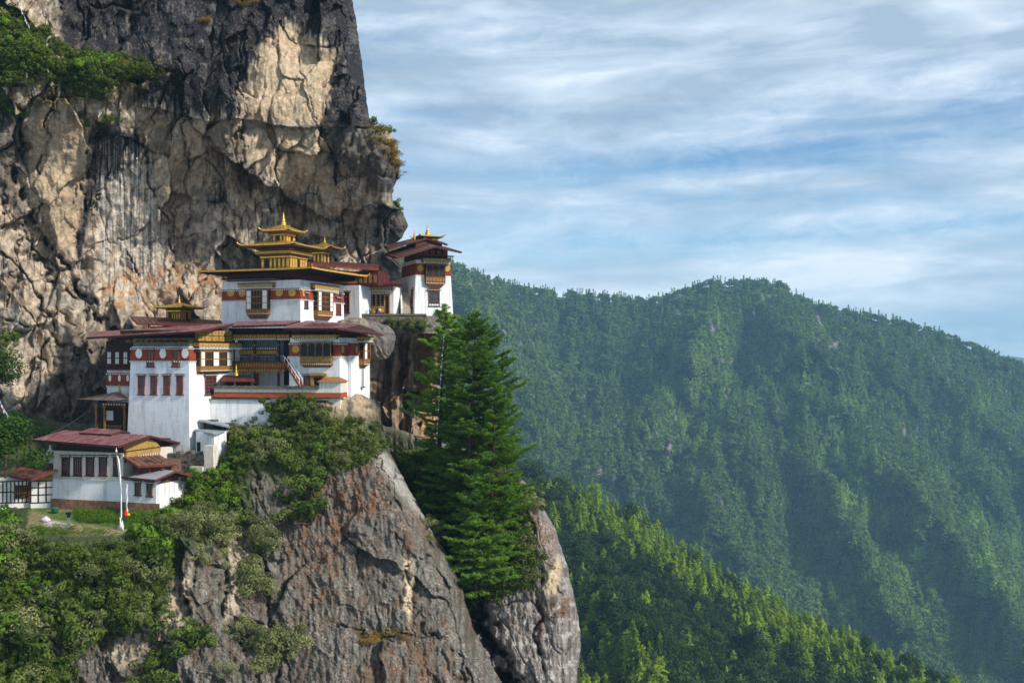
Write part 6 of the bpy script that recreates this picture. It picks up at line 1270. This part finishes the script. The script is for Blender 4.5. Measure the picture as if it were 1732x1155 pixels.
# cover on the slopes (mass nobody could count) ...
S_LOW = [(-30, 915), (40, 925), (120, 930), (200, 930), (300, 915), (290, 950), (275, 1000), (240, 1060), (150, 1080), (110, 1170), (-30, 1170)]
S_MID = [(310, 800), (350, 760), (380, 720), (450, 700), (480, 680), (545, 690), (560, 735), (540, 770), (470, 780), (415, 790), (405, 860), (425, 880), (390, 900), (310, 905), (280, 930), (260, 900), (300, 870)]
S_R = [(540, 720), (600, 715), (650, 730), (655, 760), (600, 790), (560, 790)]
pA = place(spur, [(S_LOW, 0.8), (S_MID, 0.36), (S_R, 0.07)], 1400)
scatter_stuff('undergrowth', ug, pA-np.array([0, 0, 0.25]), rs.uniform(0.7, 1.6, len(pA)), rs.rand(len(pA))*0.9, rs, 'tangled low green undergrowth covering the slopes below the buildings')
pG = place(spur, [([(120, 862), (318, 850), (325, 900), (190, 890)], 0.45), ([(50, 892), (120, 896), (200, 905), (50, 905)], 0.10), ([(125, 866), (190, 866), (195, 886), (140, 882)], 0.35), ([(215, 872), (300, 866), (300, 895), (215, 893)], 0.35)], 1400)
scatter_stuff('garden_grass', gr, pG-np.array([0, 0, 0.12]), rs.uniform(0.3, 0.75, len(pG)), rs.rand(len(pG)), rs, 'green grass and weeds of the garden terrace')
S_TL = [(-30, 25), (35, 28), (70, 60), (120, 90), (190, 108), (262, 112), (265, 128), (200, 135), (170, 175), (120, 150), (60, 130), (0, 150), (-30, 170)]
pT = place(cliff, [(S_TL, 1.0)], 520)
scatter_stuff('cliff_undergrowth', ug, pT-np.array([0, 0.3, 0.4]), rs.uniform(0.9, 2.0, len(pT)), rs.rand(len(pT))*0.9, rs, 'green growth matting the ledge at the top left of the cliff')
pC = place(spur2, [([(660, 760), (760, 790), (880, 815), (900, 850), (890, 900), (900, 990), (860, 1010), (810, 1015), (790, 1040), (700, 1000), (660, 850)], 1.0)], 620)
scatter_stuff('gully_undergrowth', ug, pC-np.array([0, 0, 0.3]), rs.uniform(1.0, 2.3, len(pC)), rs.rand(len(pC))*0.6, rs, 'dark growth filling the gully under the pines')
# ... and the shrubs one can tell apart
def shrubs(sheet, meshes, polys, n, s0, s1, label, group, cat='shrub', name='shrub', sq=1.0, dz=0.25):
    n = int(round(n*0.66)) if n > 12 and name == 'shrub' else n; s0 *= 1.06; s1 *= 1.12
    p = place(sheet, polys, n); scatter_objs(name, meshes, p-np.array([0, 0.2, dz]), rs.uniform(s0, s1, len(p)), rs, label, cat, group, sq)
shrubs(spur, sh_d+sh_o+sh_b, [(S_LOW, 1)], 105, 1.3, 3.4, 'green shrub on the steep slope below the garden terrace', 'shrubs below the garden')
shrubs(spur, sh_b, [([(-30, 860), (40, 870), (45, 960), (30, 1060), (-30, 1100)], 1)], 16, 2.0, 3.4, 'bright green bush at the left edge below the timber-framed shed', 'bushes at the left edge')
shrubs(spur, sh_b, [([(310, 810), (370, 800), (400, 850), (330, 865)], 1)], 22, 1.0, 2.0, 'bright leafy bush on the bank just right of the annex', 'bushes beside the annex')
shrubs(spur, sh_o+sh_d[:1]+sh_b[:1], [(S_MID, 1)], 80, 0.9, 2.3, 'olive green shrub on the bank below the courtyard wall', 'shrubs below the courtyard wall')
shrubs(spur, sh_o, [([(560, 725), (640, 720), (655, 770), (600, 790), (560, 780)], 1)], 14, 1.0, 1.9, 'grey green shrub on the crest of the spur under the courtyard temple', 'shrubs on the spur crest')
shrubs(spur, sh_d, [([(480, 790), (545, 790), (545, 860), (520, 895), (490, 880)], 1)], 20, 1.6, 2.8, 'dark shrub hanging down the middle of the rock spur', 'shrubs hanging on the spur')
shrubs(spur, sh_o, [([(415, 900), (450, 880), (460, 950), (420, 1040), (405, 1010)], 0.5), ([(370, 1060), (480, 1070), (500, 1110), (440, 1150), (370, 1160)], 0.5), ([(300, 900), (420, 895), (400, 935), (310, 960)], 0.3)], 46, 1.6, 2.8, 'olive shrub rooted in the long crack of the spur', 'shrubs in the spur crack')
shrubs(spur, sh_d, [([(300, 1070), (365, 1060), (370, 1110), (310, 1110)], 0.5), ([(250, 1060), (290, 1060), (290, 1155), (240, 1155)], 0.5)], 18, 1.4, 2.4, 'shrub on the small ledge near the bottom of the spur', 'shrubs near the bottom')
shrubs(spur, sh_y, [([(600, 1066), (680, 1070), (690, 1090), (610, 1090)], 1)], 10, 1.0, 1.7, 'yellowish moss cushion on the lower ledge of the spur', 'moss cushions low on the spur', 'moss', 'moss_cushion', 0.6)
shrubs(spur, sh_o, [([(715, 875), (745, 900), (755, 935), (730, 930)], 1)], 7, 1.0, 1.6, 'small shrub on the right edge of the rock spur', 'shrubs on the spur edge')
shrubs(spur2, sh_o, [([(855, 820), (900, 830), (905, 870), (880, 880)], 0.5), ([(870, 900), (905, 900), (915, 1000), (890, 1000)], 0.5)], 26, 1.4, 2.6, 'olive shrub on the outcrop right of the pines', 'shrubs on the outcrop')
shrubs(spur2, sh_d, [([(670, 765), (750, 790), (770, 880), (700, 860)], 1)], 26, 2.0, 3.6, 'dark bush in the shade at the foot of the left pine', 'bushes under the pines')
shrubs(cliff, sh_b+sh_d+sh_o[:1], [(S_TL, 1)], 60, 1.1, 2.4, 'green bush on the ledge at the top left of the cliff', 'bushes on the cliff ledge')
shrubs(cliff, sh_d, [([(-30, 160), (20, 175), (25, 225), (0, 240), (-30, 240)], 1)], 10, 2.0, 3.2, 'dark bush at the left edge under the cliff ledge', 'bushes at the upper left edge')
shrubs(cliff, sh_y, [([(622, 214), (650, 222), (672, 255), (674, 300), (660, 280), (640, 240)], 1)], 34, 1.0, 1.9, 'ochre moss cushion draped over the rounded nose of the cliff', 'moss on the cliff nose', 'moss', 'moss_cushion', 0.6)
shrubs(cliff, sh_y, [([(330, 30), (356, 30), (356, 46), (330, 46)], 0.3), ([(180, 100), (270, 110), (260, 132), (180, 130)], 0.5), ([(400, 5), (460, 8), (450, 20), (400, 18)], 0.2)], 18, 0.9, 1.7, 'yellow tuft of moss on the black upper cliff', 'moss on the black rock', 'moss', 'moss_cushion', 0.6)
shrubs(cliff, sh_d, [([(626, 208), (660, 224), (656, 232), (626, 216)], 0.5), ([(664, 350), (684, 352), (684, 362), (664, 362)], 0.5)], 9, 1.0, 1.7, 'small dark shrub rooted on the skyline of the cliff', 'shrubs on the cliff skyline')
shrubs(cliff, sh_d, [([(160, 200), (200, 205), (195, 222), (165, 218)], 0.5), ([(0, 560), (30, 565), (20, 590), (0, 590)], 0.5)], 8, 1.2, 2.0, 'small green shrub clinging to the tan rock face', 'shrubs on the tan face')
scatter_objs('shrub', sh_d+sh_o, [unp(uu, vv, 191.6) for uu, vv in ((659, 548), (668, 552), (676, 547), (684, 553), (692, 549), (700, 555), (707, 549), (714, 556), (664, 560), (688, 562), (703, 564))], [1.3, 1.5, 1.1, 1.6, 1.4, 1.7, 1.3, 1.8, 1.4, 1.5, 1.6], rs, 'dark shrub growing from the rock just under the terrace parapet', 'shrub', 'shrubs under the parapet')
# garden conifers and weeds near walls
shrubs(spur, sh_d, [([(495, 680), (515, 680), (512, 712), (498, 712)], 1)], 6, 1.0, 1.5, 'dark upright shrub growing against the middle of the retaining wall', 'shrubs at the retaining wall', sq=1.2)
# left edge trees
BRD = mat_leaf('dark_broad_leaves', (0.012, 0.032, 0.008), (0.05, 0.10, 0.018)); tm = [broad_mesh('leafy_tree', BRD, 90+i, 5200, 0.035, 26, 0.3) for i in range(2)]
for u, v, Y, s, lb in ((10, 800, 146, 9.5, 'dark leafy tree leaning over the timber-framed shed'), (-25, 850, 138, 13, 'leafy tree cut by the left edge of the picture, in front of the shed'), (30, 790, 154, 8.5, 'dark rounded tree behind the roof of the timber-framed shed'), (-15, 700, 158, 11, 'tall dark tree high at the left edge under the rock')):
    o = bpy.data.objects.new('leafy_tree', tm[int(s) % 2]); COL.objects.link(o); o.location = unp(u, v, Y); o.scale = (s*1.15, s*1.15, s); o.rotation_euler = (0, 0, u*0.3); tag(o, lb, 'tree')

# ------------------------------------------------------------------ woods
FARC = mat_leaf('far_conifer_leaves', (0.032, 0.068, 0.018), (0.38, 0.56, 0.09), inst=True, trans=0.15); FARB = mat_leaf('far_broad_leaves', (0.028, 0.058, 0.022), (0.27, 0.38, 0.09), inst=True, trans=0.15)
fc = [conifer_mesh('far_conifer', FARC, 100+i, 9, 7, 0.13, 0.26, 5) for i in range(3)]; fb = [broad_mesh('far_broadleaf', FARB, 110+i, 200, 0.13, 8, 0.26) for i in range(3)]
NT = 33000; u = rs.uniform(380, 1760, NT*2); skv = np.interp(u, *mount.sv); v = skv+(1190-skv)*rs.rand(NT*2)**0.92
keep = (v > skv+0.5)&((v < np.interp(u, [p[0] for p in SKY_R], [p[1] for p in SKY_R])+25)|(u < 700))&(rs.rand(NT*2) < 1.0); u = u[keep][:NT]; v = v[keep][:NT]
sk_u = rs.uniform(380, 1760, 950); sk_v = np.interp(sk_u, *mount.sv)+rs.uniform(0.5, 5, 950); u = np.concatenate([u, sk_u]); v = np.concatenate([v, sk_v])
rockm = rockM(u, v) < 0.35+0.6*rs.rand(len(u)); u = u[rockm]; v = v[rockm]
pt = patchM(u, v); P = mount.at(u, v); con = rs.rand(len(u)) < 0.35+0.5*pt; ix = np.where(con, rs.randint(0, 3, len(u)), rs.randint(3, 6, len(u)))
sz = np.where(con, rs.uniform(20, 34, len(u)), rs.uniform(16, 27, len(u)))
scatter_stuff('mountain_forest', (fc+fb, ix), P-np.array([0, 0, 1.0]), sz, np.clip(0.10+0.75*pt*rs.uniform(0.5, 1.2, len(u))+0.30*rs.rand(len(u))**2, 0, 1), rs, 'dense mixed forest covering the far mountain', asp=np.where(con, 1.1, 1.35))
NC = mat_leaf('ridge_conifer_leaves', (0.09, 0.17, 0.014), (0.42, 0.54, 0.05), trans=0.35); NB = mat_leaf('ridge_broad_leaves', (0.012, 0.028, 0.010), (0.065, 0.105, 0.028), trans=0.2)  # kinds differ in tone; crest sun and slope shade partly put into colour
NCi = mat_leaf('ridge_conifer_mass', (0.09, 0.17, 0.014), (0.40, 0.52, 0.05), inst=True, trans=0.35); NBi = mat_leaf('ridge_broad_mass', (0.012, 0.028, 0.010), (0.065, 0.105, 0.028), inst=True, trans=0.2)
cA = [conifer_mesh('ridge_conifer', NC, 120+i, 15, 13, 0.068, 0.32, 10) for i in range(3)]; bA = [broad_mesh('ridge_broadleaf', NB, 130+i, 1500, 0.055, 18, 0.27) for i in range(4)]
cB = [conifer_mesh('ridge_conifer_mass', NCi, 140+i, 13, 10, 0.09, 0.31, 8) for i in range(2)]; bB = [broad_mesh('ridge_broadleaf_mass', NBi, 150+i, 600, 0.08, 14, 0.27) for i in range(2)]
u = rs.uniform(520, 1640, 7000); sk = np.interp(u, *ridge.sv); v = sk+(1230-sk)*rs.rand(7000)
m = (v > sk)&(v < 1225)&(u < 1640); u = u[m]; v = v[m]; dd = v-np.interp(u, *ridge.sv)
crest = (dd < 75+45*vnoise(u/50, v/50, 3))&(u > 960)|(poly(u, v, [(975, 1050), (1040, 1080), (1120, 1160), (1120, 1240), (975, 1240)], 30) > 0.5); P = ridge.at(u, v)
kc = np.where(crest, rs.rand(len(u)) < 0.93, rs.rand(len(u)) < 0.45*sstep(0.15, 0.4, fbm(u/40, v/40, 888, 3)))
# thin to an even spacing in metres
o_ = rs.permutation(len(u)); cell = set(); kp = []
for i in o_:
    k = (int(P[i, 0]/(4.5 if kc[i] else 6.5)), int(P[i, 1]/(4.5 if kc[i] else 7.0)), bool(kc[i]))
    if k in cell: continue
    cell.add(k); kp.append(i)
kp = np.array(kp); u, v, P, kc, dd = u[kp], v[kp], P[kp], kc[kp], dd[kp]; big = P[:, 1]
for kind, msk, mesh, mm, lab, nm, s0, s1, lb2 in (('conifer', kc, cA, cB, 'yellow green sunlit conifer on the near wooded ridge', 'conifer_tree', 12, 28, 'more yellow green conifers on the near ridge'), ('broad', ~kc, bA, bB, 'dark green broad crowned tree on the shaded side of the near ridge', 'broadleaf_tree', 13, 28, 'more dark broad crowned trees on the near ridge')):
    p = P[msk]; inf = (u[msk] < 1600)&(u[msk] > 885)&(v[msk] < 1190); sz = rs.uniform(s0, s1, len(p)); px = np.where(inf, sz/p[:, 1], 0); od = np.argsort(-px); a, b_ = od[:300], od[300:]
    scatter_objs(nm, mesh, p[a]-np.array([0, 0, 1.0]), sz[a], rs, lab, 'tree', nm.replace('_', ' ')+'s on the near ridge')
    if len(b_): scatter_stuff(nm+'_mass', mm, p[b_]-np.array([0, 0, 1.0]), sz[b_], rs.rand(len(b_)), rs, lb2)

# ------------------------------------------------------------------ air
hz = MB(); hz.box(-14500, 14500, -3200, 14000, -1501, 420)
HM = bpy.data.materials.new('haze'); HM.use_nodes = True; t = HM.node_tree; t.nodes.clear()
pv = nd(t, 'ShaderNodeVolumePrincipled'); pv.inputs['Color'].default_value = (0.38, 0.72, 0.98, 1); pv.inputs['Density'].default_value = 0.000095; pv.inputs['Anisotropy'].default_value = 0.0
oo = nd(t, 'ShaderNodeOutputMaterial'); lk(t, pv.outputs[0], oo.inputs['Volume'])
tag(hz.build('haze', HM), 'thin blue haze in the valley air', kind='stuff')
